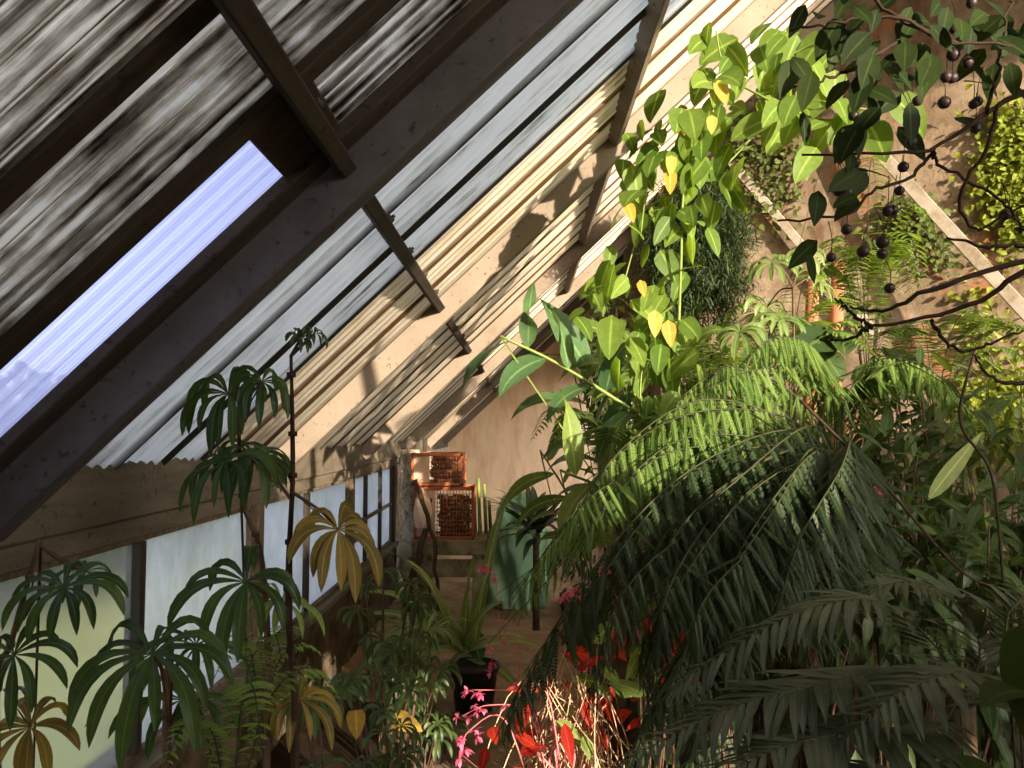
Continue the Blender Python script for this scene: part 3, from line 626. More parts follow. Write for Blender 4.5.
for k, (px, py, l) in enumerate(((420, 618, .3), (402, 640, .32), (432, 612, .25), (380, 640, .28), (445, 640, .26), (470, 632, .22), (410, 672, .26))):
    e = P(px, py, 5.0); m = MB(); bb0 = np.array([c[0], c[1], .05]); m.tube(spline([bb0, (bb0+e)/2+(0, 0, .12), e], 8), .006, .004, 5, 1); leaf(m, e, (random.uniform(-.6, .6), -.6, random.uniform(-.5, .1)), l, l*.62, (0, -.6, 1), .5, 7, 'ovate', .2); m.build('leaf', [M['ginger'], M['greenstem']], b)
c = P(410, 700, 4.4); simple_fern('spider_plant', (c[0], c[1], .02), 'grassy tuft of thin arching leaves next to the larger black pot', 1, .1, M['strap'], cat='plant')
b = bpy.data.objects['spider_plant']
for ch in list(b.children): bpy.data.objects.remove(ch)
m = MB(); 
for k in range(60):
    an = random.random()*6.28; leaf(m, P(424, 640, 4.5), (math.cos(an), math.sin(an), .9), random.uniform(.25, .42), .012, droop=1.6, prof='strap', nseg=7)
m.build('foliage', M['strap'], b)
m = MB(); m.tube([(c[0], c[1], .02), (c[0]+.02, c[1], .2), P(424, 640, 4.5)], .012, .008); m.build('stem', M['greenstem'], b)
b = empty('yellow_flower', P(408, 662, 4.3), 'small cluster of orange-yellow blooms among the grassy leaves', 'flower')
m = MB()
for k in range(16): leaf(m, P(408, 664, 4.3)+J(.02), J(1)+(0, -.6, .4), .05, .025, nseg=3, prof='ovate')
m.build('petals', M['yellowleaf'], b)
# ------------------------------------------------------------------ bench, crates and what is in them
YB = 7.0
def bx(px, py): return P(px, py, YB)
b = empty('potting_bench', (bx(452, 540)[0], YB+.2, 0), 'weathered grey wooden bench carrying the two orange crates', 'bench')
x0, x1 = bx(412, 540)[0], bx(486, 540)[0]; zt = bx(440, 540)[2]
m = MB(); m.box(x0, x1, YB-.02, YB+.5, zt-.13, zt); bev(m.build('top', M['bench'], b, smooth=False), .006)
m = MB(); m.box(x0+.02, x1-.02, YB+.01, YB+.05, zt-.32, zt-.17); bev(m.build('apron', M['bench'], b, smooth=False), .006)
for xx in (x0+.05, x1-.12):
    for yy in (YB+.02, YB+.4):
        m = MB(); m.box(xx, xx+.08, yy, yy+.08, 0, zt-.13); bev(m.build('leg', M['bench'], b, smooth=False), .004)
def crate(pa, pb, yd, label):
    p, q = bx(*pa), bx(*pb); xa, xb, zb, zh = p[0], q[0], q[2], p[2]
    c = empty('crate', ((xa+xb)/2, YB+.2, zb), label, 'crate', 'stacked orange crates'); ya, yb = YB, YB+.38; w = .018
    m = MB()
    for z in (zb, zh-.03): 
        m.box(xa, xb, ya, ya+w, z, z+.03); m.box(xa, xb, yb-w, yb, z, z+.03); m.box(xa, xa+w, ya, yb, z, z+.03); m.box(xb-w, xb, ya, yb, z, z+.03)
    for xx in (xa, xb-.025):
        for yy in (ya, yb-.025): m.box(xx, xx+.025, yy, yy+.025, zb, zh)
    m.box(xa+w, xb-w, ya+w, yb-w, zb+.005, zb+.015)
    bev(m.build('rim', M['crate'], c, smooth=False), .003)
    m = MB(); xs = xa+(xb-xa)*.36; n = 12
    for k in range(n): 
        xx = xs+(xb-xs)*(k+.5)/n; m.box(xx-.003, xx+.003, ya+.004, ya+.011, zb+.03, zh-.03)
    k = zb+.05
    while k < zh-.04: m.box(xs, xb, ya+.005, ya+.012, k, k+.006); k += .038
    m.build('front_mesh', M['crate'], c, smooth=False)
    m = MB(); m.box(xa+.02, xs, ya+.004, ya+.016, zb+.03, zh-.03); bev(m.build('side_panel', M['cratepanel'], c, smooth=False), .003)['label'] = 'faded solid panel at the left of the crate'
    for s_, xx in (('a', xa), ('b', xb)):
        m = MB(); xx = xa+.006 if s_ == 'a' else xb-.012
        for q_ in range(9): yy = ya+.03+q_*.038; m.box(xx, xx+.006, yy, yy+.006, zb+.03, zh-.03)
        zz = zb+.05
        while zz < zh-.04: m.box(xx, xx+.006, ya, yb, zz, zz+.006); zz += .038
        m.build('end_mesh', M['crate'], c, smooth=False)
    return xs, xb, ya, yb, zb, zh
c1 = crate((414, 487), (474, 540), 0, 'lower orange crate standing on the grey bench, heaped with dry bulbs')
c2 = crate((411, 453), (463, 486), 0, 'upper orange crate stacked on the lower one, with green leaves poking out')
def bulbmesh():
    m = MB(); pr = [(.001, 0), (.018, .003), (.027, .016), (.026, .03), (.012, .044), (.004, .056), (.001, .058)]
    m.lathe((0, 0, 0), pr, 10); return m
first = None
for (xs, xb, ya, yb, zb, zh), n, rows, lab in ((c1, 9, 9, 'dry brown bulb heaped behind the mesh of the lower crate'), (c2, 7, 6, 'dry brown bulb behind the mesh of the upper crate')):
    for r in range(rows):
        for k in range(n):
            if first is None:
                o = bulbmesh().build('dry_bulb', M['bulb'], None, origin=(0, 0, 0)); first = o
            else: o = first.copy(); COL.objects.link(o)
            o.location = (xs+.035+(xb-xs-.07)*(k+.5*(r % 2))/n+.01*random.random(), ya+.055+.03*random.random(), zb+.018+r*.040+.004*random.random()); o.rotation_euler = (random.uniform(-.5, .5), random.uniform(-.6, .6), random.random()*6)
            s_ = random.uniform(.85, 1.2); o.scale = (s_,)*3; tag(o, lab, 'bulb', 'dry bulbs in the crates' if rows == 9 else 'dry bulbs in the upper crate')
b = empty('crate_plant', P(438, 480, 7.2), 'green leaves growing out of the upper crate', 'plant')
m = MB()
for k in range(14): leaf(m, P(440+random.uniform(-10, 12), 478, 6.97+.2), (random.uniform(-.7, .7), -.5, .9), random.uniform(.12, .24), .03, droop=.9, prof='lance')
m.build('foliage', M['shrub'], b)
def lump(name, c, rad, mat, label, cat, seed, amp=.18, flat=True, n=28):
    """a soft sagging bag"""
    r = np.random.default_rng(seed); ph = r.random(8)*6; v = []; m = MB(); c = np.array(c, float)
    for i in range(n+1):
        a = PI*i/n
        for j in range(n):
            b_ = 2*PI*j/n; d = np.array([math.sin(a)*math.cos(b_), math.sin(a)*math.sin(b_), -math.cos(a)])
            k = 1+.10*math.sin(17*b_+3*math.sin(4*a+ph[5]))*math.sin(a)*(amp > .3)+amp*(math.sin(3*b_+ph[0]+2*a)*math.sin(2*a+ph[1])+.5*math.sin(7*b_+ph[2])*math.sin(5*a+ph[3])+.35*math.sin(11*b_+5*a+ph[4]))
            q = d*np.array(rad)*k
            if flat: q[2] = max(q[2], -rad[2]*.8)
            v.append(c+q)
    f = [(i*n+j, i*n+(j+1) % n, (i+1)*n+(j+1) % n, (i+1)*n+j) for i in range(n) for j in range(n)]
    m.add(v, f); o = m.build(name, M[mat]); return tag(o, label, cat)
c = P(422, 512, 6.9); lump('sack', c, (.07, .06, .17), 'sack', 'pale sack hanging against the left side of the lower crate', 'sack', 3)
c = P(518, 530, 7.4); lump('tarp', (c[0], c[1], .40), (.27, .24, .48), 'tarp', 'pale green tarpaulin heaped on the floor beyond the crates', 'tarpaulin', 9, .36, n=48)
# old lichen-covered stump of a post at the end of the windows, and branches leaning on the bench
m = MB(); c0 = P(403, 700, 7.0); cc = [np.array([-1.0+.02*math.sin(k*1.3), 7.3, k*.12]) for k in range(13)]; n = 14; v = []
for k, q in enumerate(cc):
    for j in range(n): an = 2*PI*j/n; r = .085*(1+.18*math.sin(3*an+k*.9)+.14*RNG.normal()); v.append(q+np.array([r*math.cos(an), r*math.sin(an), 0]))
m.add(v, [(i*n+j, i*n+(j+1) % n, (i+1)*n+(j+1) % n, (i+1)*n+j) for i in range(12) for j in range(n)]); o = m.build('old_post', M['whitewash']); tag(o, 'whitish lichen-covered old post between the last window and the crates', 'post')
for k, (pts, r, lb) in enumerate([([P(402, 640, 6.85), P(412, 580, 6.9), P(425, 535, 6.92), P(430, 500, 6.93)], .035, 'gnarled grey branch leaning against the bench front'), ([P(415, 480, 6.85), P(428, 520, 6.86), P(436, 560, 6.87), P(438, 610, 6.87), P(436, 660, 6.85)], .022, 'thinner dry branch hanging in front of the crates')]):
    m = MB(); m.tube(spline(pts, 14)+RNG.normal(0, .008, (14, 3)), r, r*.6, 8); o = m.build('dry_branch', M['bark']); tag(o, lb, 'branch')
# dark strap-leaved rosette by the end wall and cactus-like stems
b = empty('dark_rosette_plant', P(540, 600, 6.6), 'dark rosette of stiff sword leaves in front of the pale green tarpaulin', 'plant'); base = P(536, 532, 6.6); L0 = 52/800*6.6
m = MB()
for k in range(44):
    an = random.uniform(0, 6.28); d = np.array([math.cos(an), math.sin(an)*.7, random.uniform(-.1, 1.3)]); leaf(m, base+J(.03), d, L0*random.uniform(.9, 1.4), .07, droop=.6, prof='strap', nseg=6)
m.build('foliage', M['strapdark'], b); m = MB(); m.tube([(base[0], base[1], 0), base], .03, .025, 8); m.build('stem', M['bark'], b)
b = empty('slim_cactus', P(487, 560, 7.3), 'slim upright green stems just right of the crates', 'plant')
for px, h in ((478, 478), (484, 484), (489, 500), (474, 505)):
    m = MB(); e = P(px, h, 7.45); m.tube(spline([(e[0]+.03, 7.45, .0), (e[0]+.02, 7.45, e[2]*.6), e], 8), .022, .015, 7); m.build('stem', M['greenstem'], b)
# ------------------------------------------------------------------ pink-flowered and red-leaved plants beside the path
def spray(parent, pts, nfl, r=.0035, size=.03, name='flower_stalk'):
    c = spline(pts, 16); m = MB(); m.tube(c, r, r*.5, 5); o = m.build(name, M['pinkstem'], parent)
    for k in range(nfl):
        q = c[-1-int(random.random()**1.6*7)]+J(.016); m = MB()
        for j in range(5): leaf(m, q, J(1)+np.array([0, -.3, -.5]), size*random.uniform(.7, 1.2), size*.5, nseg=3, prof='ovate')
        m.build('flower', M['pink'], o, origin=np.array(parent.location))
    return o
PK = [((500, 640), [(498, 600), (494, 575), (482, 568)], 4.4, 9, 'drooping pink flower spray in front of the bench'),
      ((520, 700), [(515, 640), (500, 640), (489, 668)], 3.9, 7, 'pink flower spray hanging over the larger black pot'),
      ((548, 790), [(530, 715), (490, 705), (462, 716)], 3.0, 6, 'thin pink stalk arching over the path with small buds'),
      ((540, 820), [(505, 720), (470, 730), (459, 752)], 2.8, 7, 'lowest pink flower stalk hanging at the bottom of the path'),
      ((560, 760), [(545, 690), (510, 690), (470, 690)], 3.1, 5, 'pink stalk with tiny buds crossing the path'),
      ((620, 640), [(600, 590), (580, 590), (565, 596)], 3.3, 8, 'pink blooms under the lowest sunlit fern fronds'),
      ((600, 600), [(598, 545), (590, 530), (584, 530)], 3.4, 6, 'pink blooms above the sunlit fern tips'),
      ((640, 640), [(625, 590), (610, 570), (604, 574)], 3.2, 6, 'pink blooms at the edge of the fern shade'),
      ((900, 560), [(890, 500), (876, 490), (872, 494)], 3.0, 4, 'pair of pink bells hanging in the shaded thicket'),
      ((990, 650), [(985, 610), (978, 560), (974, 552)], 2.6, 4, 'dusky pink blooms low in the thicket at the right')]
for b0, pts, y, n, lb in PK:
    b = empty('pink_flower_spray', P(*b0, y), lb, 'flower'); spray(b, [P(*b0, y)]+[P(px, py, y+.03*k) for k, (px, py) in enumerate(pts)], n)
for k, (px, py, y, s_, lb) in enumerate([(560, 735, 3.3, .30, 'red-leaved plant glowing in the sun at the bottom beside the path'), (600, 690, 3.5, .26, 'red-leaved plant behind the tip of the dark fern'), (645, 650, 3.0, .22, 'dark red-leaved plant hidden behind the fern curtain'), (715, 640, 2.9, .26, 'dim red-leaved plant deep under the fern fronds')]):
    c = P(px, py, y); c0 = np.array([c[0]+.02, c[1], .1]); b = empty('red_leaf_plant', c0, lb, 'plant')
    m = MB(); 
    for q in range(9):
        e = c+J(.5)*np.array([s_*.5, s_*.4, s_*.5]); m.tube(spline([c0+J(.02)*(1, 1, 0), (c0+e)/2+J(.04), e], 8), .006, .004, 5)
    m.build('stem', M['pinkstem' if k == 0 else 'redstem'], b)
    m = MB()
    for q in range(15 if k < 2 else 11): leaf(m, c+J(1)*np.array([s_*.42, s_*.3, s_*.4]), J(1)+(0, -.4, -.5), random.uniform(.09, .16), random.uniform(.035, .06), (0, -1, .4), .3, 6, 'lance', rnd=random.random())
    m.build('foliage', M['redleaf'], b)
    m = MB()
    for q in range(8): leaf(m, c+J(1)*np.array([s_*.42, s_*.3, s_*.4]), J(1)+(0, -.4, -.3), random.uniform(.09, .16), random.uniform(.04, .07), (0, -1, .4), .3, 6, 'lance')
    m.build('young_leaves', M['shrub_light'], b)
c = P(580, 720, 3.45); b = empty('dry_stem_tangle', (c[0], c[1], .1), 'tangle of sunlit straw-coloured stalks among the red leaves', 'plant')
m = MB()
for q in range(150):
    a_ = np.array([c[0], c[1], .1])+J(.16)*(1, 1, 0); e = P(random.uniform(540, 618), random.uniform(645, 775), 3.4+random.uniform(-.15, .2)); m.tube(spline([a_, (a_+e)/2+J(.05), e], 7), .0035, .002, 4)
m.build('stalks', M['tanstem'], b)['kind'] = 'stuff'
# ------------------------------------------------------------------ ferns
G_F = 'big ferns on the planted side'
fb = np.array(P(840, 470, 2.9)); fb0 = np.array([fb[0], fb[1], .1])
b = empty('tree_fern', fb0, 'large fern whose long fronds arch out over the path, sunlit on top and dark below', 'fern', G_F)
m = MB(); m.tube(spline([fb0, (fb0+fb)/2+(.02, 0, 0), fb], 10), .06, .05, 10); m.build('trunk', M['bark'], b)
FR = [[(780, 418, 2.8), (700, 400, 2.72), (625, 446, 2.65), (560, 530, 2.6), (512, 600, 2.58)],
      [(770, 440, 2.7), (680, 440, 2.6), (610, 500, 2.5), (560, 580, 2.45)],
      [(790, 430, 2.6), (690, 470, 2.4), (600, 560, 2.3), (530, 670, 2.25), (492, 745, 2.22)],
      [(790, 450, 2.5), (710, 500, 2.3), (640, 590, 2.2), (585, 700, 2.15)],
      [(800, 460, 2.45), (740, 500, 2.2), (690, 580, 2.1), (650, 690, 2.05)],
      [(820, 450, 2.4), (780, 490, 2.15), (730, 570, 2.0), (700, 660, 1.95)],
      [(850, 440, 2.4), (840, 470, 2.15), (800, 540, 2.0), (770, 640, 1.9)],
      [(880, 440, 2.5), (900, 460, 2.2), (890, 530, 2.0), (860, 620, 1.9)],
      [(900, 430, 2.7), (960, 440, 2.5), (1000, 500, 2.4), (1020, 580, 2.3)],
      [(800, 400, 2.9), (740, 370, 2.9), (690, 390, 2.85), (650, 450, 2.8)],
      [(830, 390, 3.0), (810, 345, 3.0), (770, 340, 2.95), (730, 380, 2.9)],
      [(860, 400, 3.0), (880, 360, 3.0), (930, 370, 2.9), (980, 420, 2.8)],
      [(780, 440, 2.75), (720, 430, 2.7), (660, 480, 2.6), (610, 560, 2.5), (580, 640, 2.45)],
      [(800, 440, 2.9), (760, 430, 2.85), (700, 460, 2.8), (650, 540, 2.7), (620, 620, 2.65)],
      [(840, 450, 2.6), (810, 500, 2.4), (760, 560, 2.3), (740, 640, 2.25)],
      [(770, 425, 2.85), (690, 415, 2.8), (610, 470, 2.75), (550, 550, 2.7), (505, 620, 2.7)],
      [(790, 500, 2.35), (720, 590, 2.1), (665, 680, 2.0), (625, 775, 1.95)],
      [(800, 520, 2.3), (745, 610, 2.05), (705, 700, 1.95), (680, 790, 1.9)],
      [(800, 480, 2.5), (730, 540, 2.35), (670, 620, 2.3), (640, 720, 2.25)],
      [(870, 470, 2.5), (860, 530, 2.3), (830, 590, 2.2), (810, 680, 2.15)]]
def frond_set(b, hub, FR, lits, L0):
    for k, pts in enumerate(FR):
        if k in (7, 8): continue
        for rep in range(3):
            pp = [hub]+[P(q[0]+random.uniform(-14, 14)*rep, q[1]+random.uniform(-4, 16)*rep, q[2]+random.uniform(-.08, .08)*rep) for q in pts]
            frond(b, pp, 32, L0*.9*random.uniform(.8, 1.1), M['fern'] if k in lits else M['fern_shaded'], 'fern', random.uniform(.9, 1.7), .46, rr=.004, stalk=.16, fwd=.25, jit=.28, roll=random.uniform(-.4, .4))
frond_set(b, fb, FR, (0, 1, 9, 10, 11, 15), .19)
# feather-leaved palm at the bottom right
c = P(960, 760, 1.75); c0 = np.array([c[0], c[1], .1])
b = empty('feather_palm', c0, 'feather-leaved palm with grey-green fronds reaching in from the bottom right', 'palm')
pc = P(960, 700, 1.8); m = MB(); m.tube([c0, pc], .04, .03, 9); m.build('trunk', M['bark'], b)
for pts, L, pr in [([(900, 660, 1.65), (820, 672, 1.55), (720, 700, 1.5), (600, 762, 1.45)], .14, 34),
                   ([(940, 640, 1.7), (880, 590, 1.65), (800, 600, 1.62), (710, 650, 1.6), (660, 690, 1.6)], .12, 30),
                   ([(930, 720, 1.55), (860, 720, 1.45), (770, 740, 1.38), (660, 800, 1.33)], .14, 30),
                   ([(980, 640, 1.75), (960, 590, 1.75), (900, 570, 1.72), (840, 600, 1.7)], .12, 26),
                   ([(990, 690, 1.6), (970, 660, 1.5), (900, 680, 1.42), (830, 740, 1.38)], .13, 26),
                   ([(960, 770, 1.5), (900, 770, 1.4), (830, 790, 1.33), (770, 840, 1.3)], .13, 24),
                   ([(1000, 650, 1.8), (1010, 600, 1.85), (1040, 580, 1.9), (1080, 600, 1.9)], .13, 24)]:
    frond(b, [pc]+[P(q[0], q[1]+12, q[2]) for q in pts], int(pr*1.3), L*1.2, M['palm'], 'palm', .12, .9, rr=.003, stalk=.16, fwd=.8, jit=.1)
# bright sword ferns against the sunlit wall
for (px, py, y, n, L, lb, mt) in [(868, 390, 4.4, 13, .42, 'bright sword fern with upright fronds against the sunlit stained wall', 'fern_light'), (935, 420, 4.2, 10, .6, 'sword fern in the thicket under the broad strut', 'fern'), (790, 400, 4.0, 10, .55, 'fresh green fern behind the big arching fern crown', 'fern_light'), (705, 440, 3.6, 10, .45, 'pale green fern between the canes and the big fern', 'fern_light'), (620, 500, 3.5, 9, .45, 'small sunlit fern under the cane leaves', 'fern')]:
    c = P(px, py, y); c0 = np.array([c[0], c[1], .1]); bb1 = simple_fern('sword_fern', c, lb, n, L, M[mt], rise=2.3 if n == 13 else 1.0, plen=.12, pairs=30, sag=.15, wd=.8)
    m = MB(); m.tube([c0, c], .035, .03, 8); m.build('trunk', M['bark'], bb1)
# tall canes with big leaves
G_G = 'leafy canes behind the big fern'
def cane(pts, leaves, label, L=.3, W=.09, r=.010, mat='ginger'):
    b = empty('leafy_cane', (pts[0][0], pts[0][1], max(.1, pts[0][2])), label, 'plant', G_G); c = spline(pts, 26); m = MB(); m.tube(c, r, r*.5, 7); m.build('stem', M['greenstem'], b)
    for k in range(leaves):
        t_ = .35+.65*(k+.5)/leaves; q = c[int(t_*25)]; tn = nrm(c[min(25, int(t_*25)+1)]-c[max(0, int(t_*25)-1)]); sd = nrm(np.cross(tn, (0, -1, .2)))*(1 if k % 2 else -1)
        m = MB(); leaf(m, q, sd*.8+tn*.5+J(.2)+(0, -.15, .1), L*random.uniform(.8, 1.15), W*random.uniform(.85, 1.15), (0, -.5, 1), .95, 9, 'lance', .2, twist=random.uniform(-.4, .4), wave=.03); m.build('leaf', M[mat], b)
    return b
cane([floorpt(800, 3.6), P(740, 480, 3.5), P(640, 415, 3.35), P(560, 365, 3.3), P(500, 336, 3.25)], 9, 'bare-looking cane leaning far left in front of the end wall, leaves along its tip', .30, .10, .011)
cane([floorpt(640, 4.2), P(625, 520, 4.2), P(600, 440, 4.15), P(570, 350, 4.1)], 9, 'upright cane with one big pale blade against the roof', .42, .13)
cane([floorpt(680, 4.0), P(660, 520, 4.0), P(640, 420, 4.0), P(620, 330, 3.9)], 11, 'leafy cane in the middle of the sunlit group', .38, .11, mat='shrub_light')  # lighter leaf colour stands in for sunlight on the shrub_light canes
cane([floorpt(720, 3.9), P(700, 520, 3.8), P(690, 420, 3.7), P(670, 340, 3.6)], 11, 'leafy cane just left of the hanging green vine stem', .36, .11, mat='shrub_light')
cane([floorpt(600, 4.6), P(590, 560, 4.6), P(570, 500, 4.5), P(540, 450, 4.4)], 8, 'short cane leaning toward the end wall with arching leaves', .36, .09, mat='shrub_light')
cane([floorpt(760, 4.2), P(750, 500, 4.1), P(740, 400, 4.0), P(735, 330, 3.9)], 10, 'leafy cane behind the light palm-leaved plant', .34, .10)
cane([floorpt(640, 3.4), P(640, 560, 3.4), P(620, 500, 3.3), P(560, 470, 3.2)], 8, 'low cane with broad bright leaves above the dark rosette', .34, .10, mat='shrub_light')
b = bpy.data.objects['leafy_cane.001']
for px, py, dd, L, W in ((590, 372, (-.55, -.25, .85), .44, .19), (600, 375, (.6, -.3, .1), .34, .13)):
    m = MB(); leaf(m, P(px, py, 3.9), dd, L, W, (.5, -.8, .3), .15, 9, 'lance', .15, wave=.02); m.build('leaf', M['ginger'], b)
# light palm-leaved plants in the sun
for k, (px, py, y, L, lb) in enumerate([(778, 268, 3.4, .145, 'light green palm-leaved plant in front of the hanging needle bush'), (748, 335, 3.1, .135, 'light green palm-leaved plant above the big fern crown')]):
    c0 = floorpt(px+20, y+.1); c = P(px, py, y); b = empty('palm_leaf_begonia', c0, lb, 'plant', 'sunlit palm-leaved plants')
    plant_stem(b, [c0, (c0+c)/2+(.03, 0, 0), P(px+15, py+15, y)], .010, .005)
    for q in range(4):
        e = c+np.array([(-.06, .12, .0, .2)[q], (-.1, 0, .15, .05)[q], (0, .06, -.14, -.06)[q]]); palm_leaf(b, e, (-.3+.3*q, -.6, .7), L*(1, .9, .95, .8)[q], 10, M['begonia_light'], .75, .22, petiole=[P(px+15, py+20, y), (P(px+15, py+20, y)+e)/2+(0, 0, .03)])
# dark broad leaf of a plant by the terracotta pipes
c0 = floorpt(830, 4.0); b = empty('broad_leaf_plant', c0, 'plant with one big dark round leaf below the terracotta pipes', 'plant'); plant_stem(b, [c0, P(838, 420, 4.0), P(835, 345, 3.9)], .012, .006)
for px, py, d_, L in ((836, 335, (-.9, -.4, -.25), .26), (842, 330, (-.2, -.6, -.5), .2), (820, 350, (.3, -.4, -.6), .2), (850, 380, (.7, -.3, .1), .22)):
    m = MB(); leaf(m, P(px, py, 3.85), d_, L, L*.75, (0, -.8, .6), .3, 7, 'ovate', .12); m.build('leaf', M['shrub'], b)
for k, (px, y0, y1, yy) in enumerate(((813, 272, 420, 5.3), (838, 262, 420, 5.3))):
    a_, e = P(px, y0, yy), P(px-4, y1, yy); m = MB(); m.tube([(e[0], yy, .1), (e[0], yy, e[2]), a_], .042, .042, 12); m.tube([a_-(0, 0, .06), a_-(0, 0, .0)], .05, .05, 12); o = m.build('terracotta_pipe', M['terracotta']); tag(o, ['shorter terracotta pipe standing before the slim pale strut', 'taller terracotta pipe standing behind the bright fern fronds'][k], 'pipe')
# ------------------------------------------------------------------ climbing vine with big soft leaves
b = empty('climbing_vine', floorpt(690, 3.5), 'light green climbing vine hanging down from the roof, some leaves yellow', 'vine')
runs = [[(690, 640, 3.5), (684, 480, 3.4), (678, 380, 3.3), (681, 260, 3.2), (684, 190, 3.15), (700, 130, 3.1), (740, 85, 3.1), (800, 50, 3.05), (860, 25, 2.9)],
        [(681, 240, 3.2), (660, 210, 3.25), (640, 230, 3.3), (622, 290, 3.3)], [(700, 130, 3.1), (672, 120, 3.1), (650, 170, 3.15), (640, 240, 3.2)],
        [(740, 85, 3.1), (722, 60, 3.1), (716, 30, 3.1)], [(740, 85, 3.1), (790, 110, 3.0), (830, 120, 2.95), (870, 110, 2.9)], [(684, 190, 3.15), (720, 170, 3.2), (750, 140, 3.2)],
        [(680, 300, 3.25), (650, 330, 3.3), (640, 400, 3.3), (650, 450, 3.3)]]
for k, rn in enumerate(runs): plant_stem(b, [P(*q) for q in rn], .008 if k == 0 else .005, .003, 'greenstem', 30)
LV = []
for rn, n in zip(runs, (34, 10, 14, 7, 18, 12, 8)):
    c = spline([P(*q) for q in rn], 40)
    for k in range(n): LV.append(c[(6 if rn is runs[0] else 1)+int(random.random()*(33 if rn is runs[0] else 38))]+J(.05))
for px, py in ((690, 205), (640, 120), (660, 90), (632, 165), (655, 285), (630, 300), (610, 280), (640, 330), (668, 320), (720, 75), (760, 60), (770, 95), (705, 160), (745, 110), (690, 170), (612, 245), (628, 225), (650, 205), (585, 310), (600, 330), (735, 40), (780, 30), (660, 250), (670, 440), (640, 430), (655, 395), (700, 350), (620, 360), (690, 130), (665, 150), (710, 110), (640, 190), (760, 100), (785, 85), (800, 110), (820, 90), (775, 120), (745, 130), (725, 125), (810, 60), (835, 70), (795, 45), (845, 110), (760, 45), (610, 260), (625, 190), (600, 290), (645, 160), (660, 120)):
    LV.append(P(px, py, 3.15+random.uniform(-.1, .15))); LV.append(P(px+random.uniform(-34, 30), py+random.uniform(-26, 26), 3.2+random.uniform(-.1, .2)))
random.shuffle(LV)
rest = MB()
for k, q in enumerate(LV):
    m = MB() if k < 100 else rest
    l = random.uniform(.09, .19); leaf(m, q, np.array([random.uniform(-.8, .35), random.uniform(-.6, .4), random.uniform(-1.2, -.1)]), l, l*random.uniform(.45, .66), (random.uniform(-.9, .3), -.7, .5), .4, 8, 'ovate', .16, twist=random.uniform(-.8, .8), wave=.02)
    if k < 100: m.build('leaf', M['vine'], b)
rest.build('foliage', M['vine'], b)['kind'] = 'stuff'
m = MB()
for px, py in ((718, 90), (683, 125), (697, 122), (690, 118), (712, 125), (670, 180), (672, 165), (627, 212), (640, 290), (668, 330), (655, 320)): l = random.uniform(.07, .12); leaf(m, P(px, py-10, 3.05), (random.uniform(-.3, .3), -.2, -1), l, l*.5, (0, -1, 0), .1, 6, 'ovate')
m.build('yellow_leaves', M['yellowleaf'], b)['label'] = 'yellowing leaves'
# hanging bush of fine needles on the wall
c = P(694, 240, 5.2); b = empty('needle_bush', (c[0], c[1], c[2]-.6), 'dark hanging bush of fine needle leaves in front of the end of the stained wall', 'shrub')
m = MB(); tips = []
for k in range(64):
    u = nrm(RNG.normal(0, 1, 3)); e = c+u*np.array([.36, .3, .58])*random.uniform(.6, 1)+(0, 0, -.1); cc = spline([c+(0, .2, .35), (c+e)/2+(0, 0, .22), e], 10); m.tube(cc, .004, .002, 4); tips += list(cc[2:])
m.build('stem', M['greenstem'], b); tips = np.repeat(np.array(tips), 80, 0); n = len(tips); pos = tips+RNG.normal(0, .045, (n, 3)); d = RNG.normal(0, 1, (n, 3))+(0, -.2, -.3); x, y, z = frames(d, np.array([0, 0, 1.])+RNG.normal(0, .3, (n, 3))); l = RNG.uniform(.05, .10, n)
mb = MB(); inst(mb, template('strap', 2, .12), pos, x, y, z, l, l, RNG.random(n)); mb.build('foliage', M['asparagus'], b)
m = MB(); m.tube(spline([(c[0]+.1, c[1]+.2, .1), (c[0]+.12, c[1]+.22, 1.2), c+(0, .2, .3)], 10), .03, .02, 8); m.build('trunk', M['bark'], b)
# ------------------------------------------------------------------ tree branches with dark fruit, top right
YT = 1.05
b = empty('fruiting_tree', np.array([1.35, 1.2, .01]), 'dark overhanging tree branches at the top right with round black fruit', 'tree')
hub = np.array([1.2, 1.2, 2.05])
m = MB(); m.tube(spline([(1.35, 1.2, .01), (1.3, 1.2, 1.0), hub, (1.1, 1.2, 2.6)], 16), .06, .03, 10); m.build('trunk', M['bark'], b)
BR = [[(1130, 60), (1024, 92), (987, 113), (933, 148), (882, 154), (802, 154)], [(933, 148), (913, 176), (874, 191), (843, 215), (778, 220)], [(1110, 250), (1024, 245), (985, 246), (948, 238)],
      [(1110, 235), (1024, 259), (935, 288), (900, 305), (870, 311), (850, 308)], [(1110, 250), (1024, 272), (988, 297), (929, 319), (870, 327), (859, 327)], [(870, 327), (850, 312), (835, 298)], [(872, 327), (850, 338), (820, 341)],
      [(1100, 370), (1024, 382), (999, 382), (973, 355)], [(830, -40), (874, 0), (915, 28), (956, 43), (1024, 45), (1100, 60)], [(900, 40), (854, 68), (820, 80), (792, 88)], [(956, 43), (893, 16), (840, 22), (788, 30)],
      [(1000, 105), (985, 150), (960, 200), (975, 230), (1005, 215), (1060, 190)], [(987, 113), (1000, 60), (1010, 0)], [(933, 148), (940, 165), (1000, 200), (1024, 230)], [(929, 319), (960, 350), (1024, 330)]]
for k, br in enumerate(BR):
    if br[0][0] > 1050: pts = [hub+(0, 0, .1*k % .3)]+[P(px, py, YT+.02*math.sin(k+i)) for i, (px, py) in enumerate(br)]
    else: pts = [P(px, py, YT+.02*math.sin(k+i)) for i, (px, py) in enumerate(br)]
    mm = MB(); cc = spline(pts, 26)+RNG.normal(0, .0015, (26, 3)); mm.tube(cc, .0050 if br[0][0] > 1050 else .0028, .0014, 6); mm.build('branch', M['twig'], b)
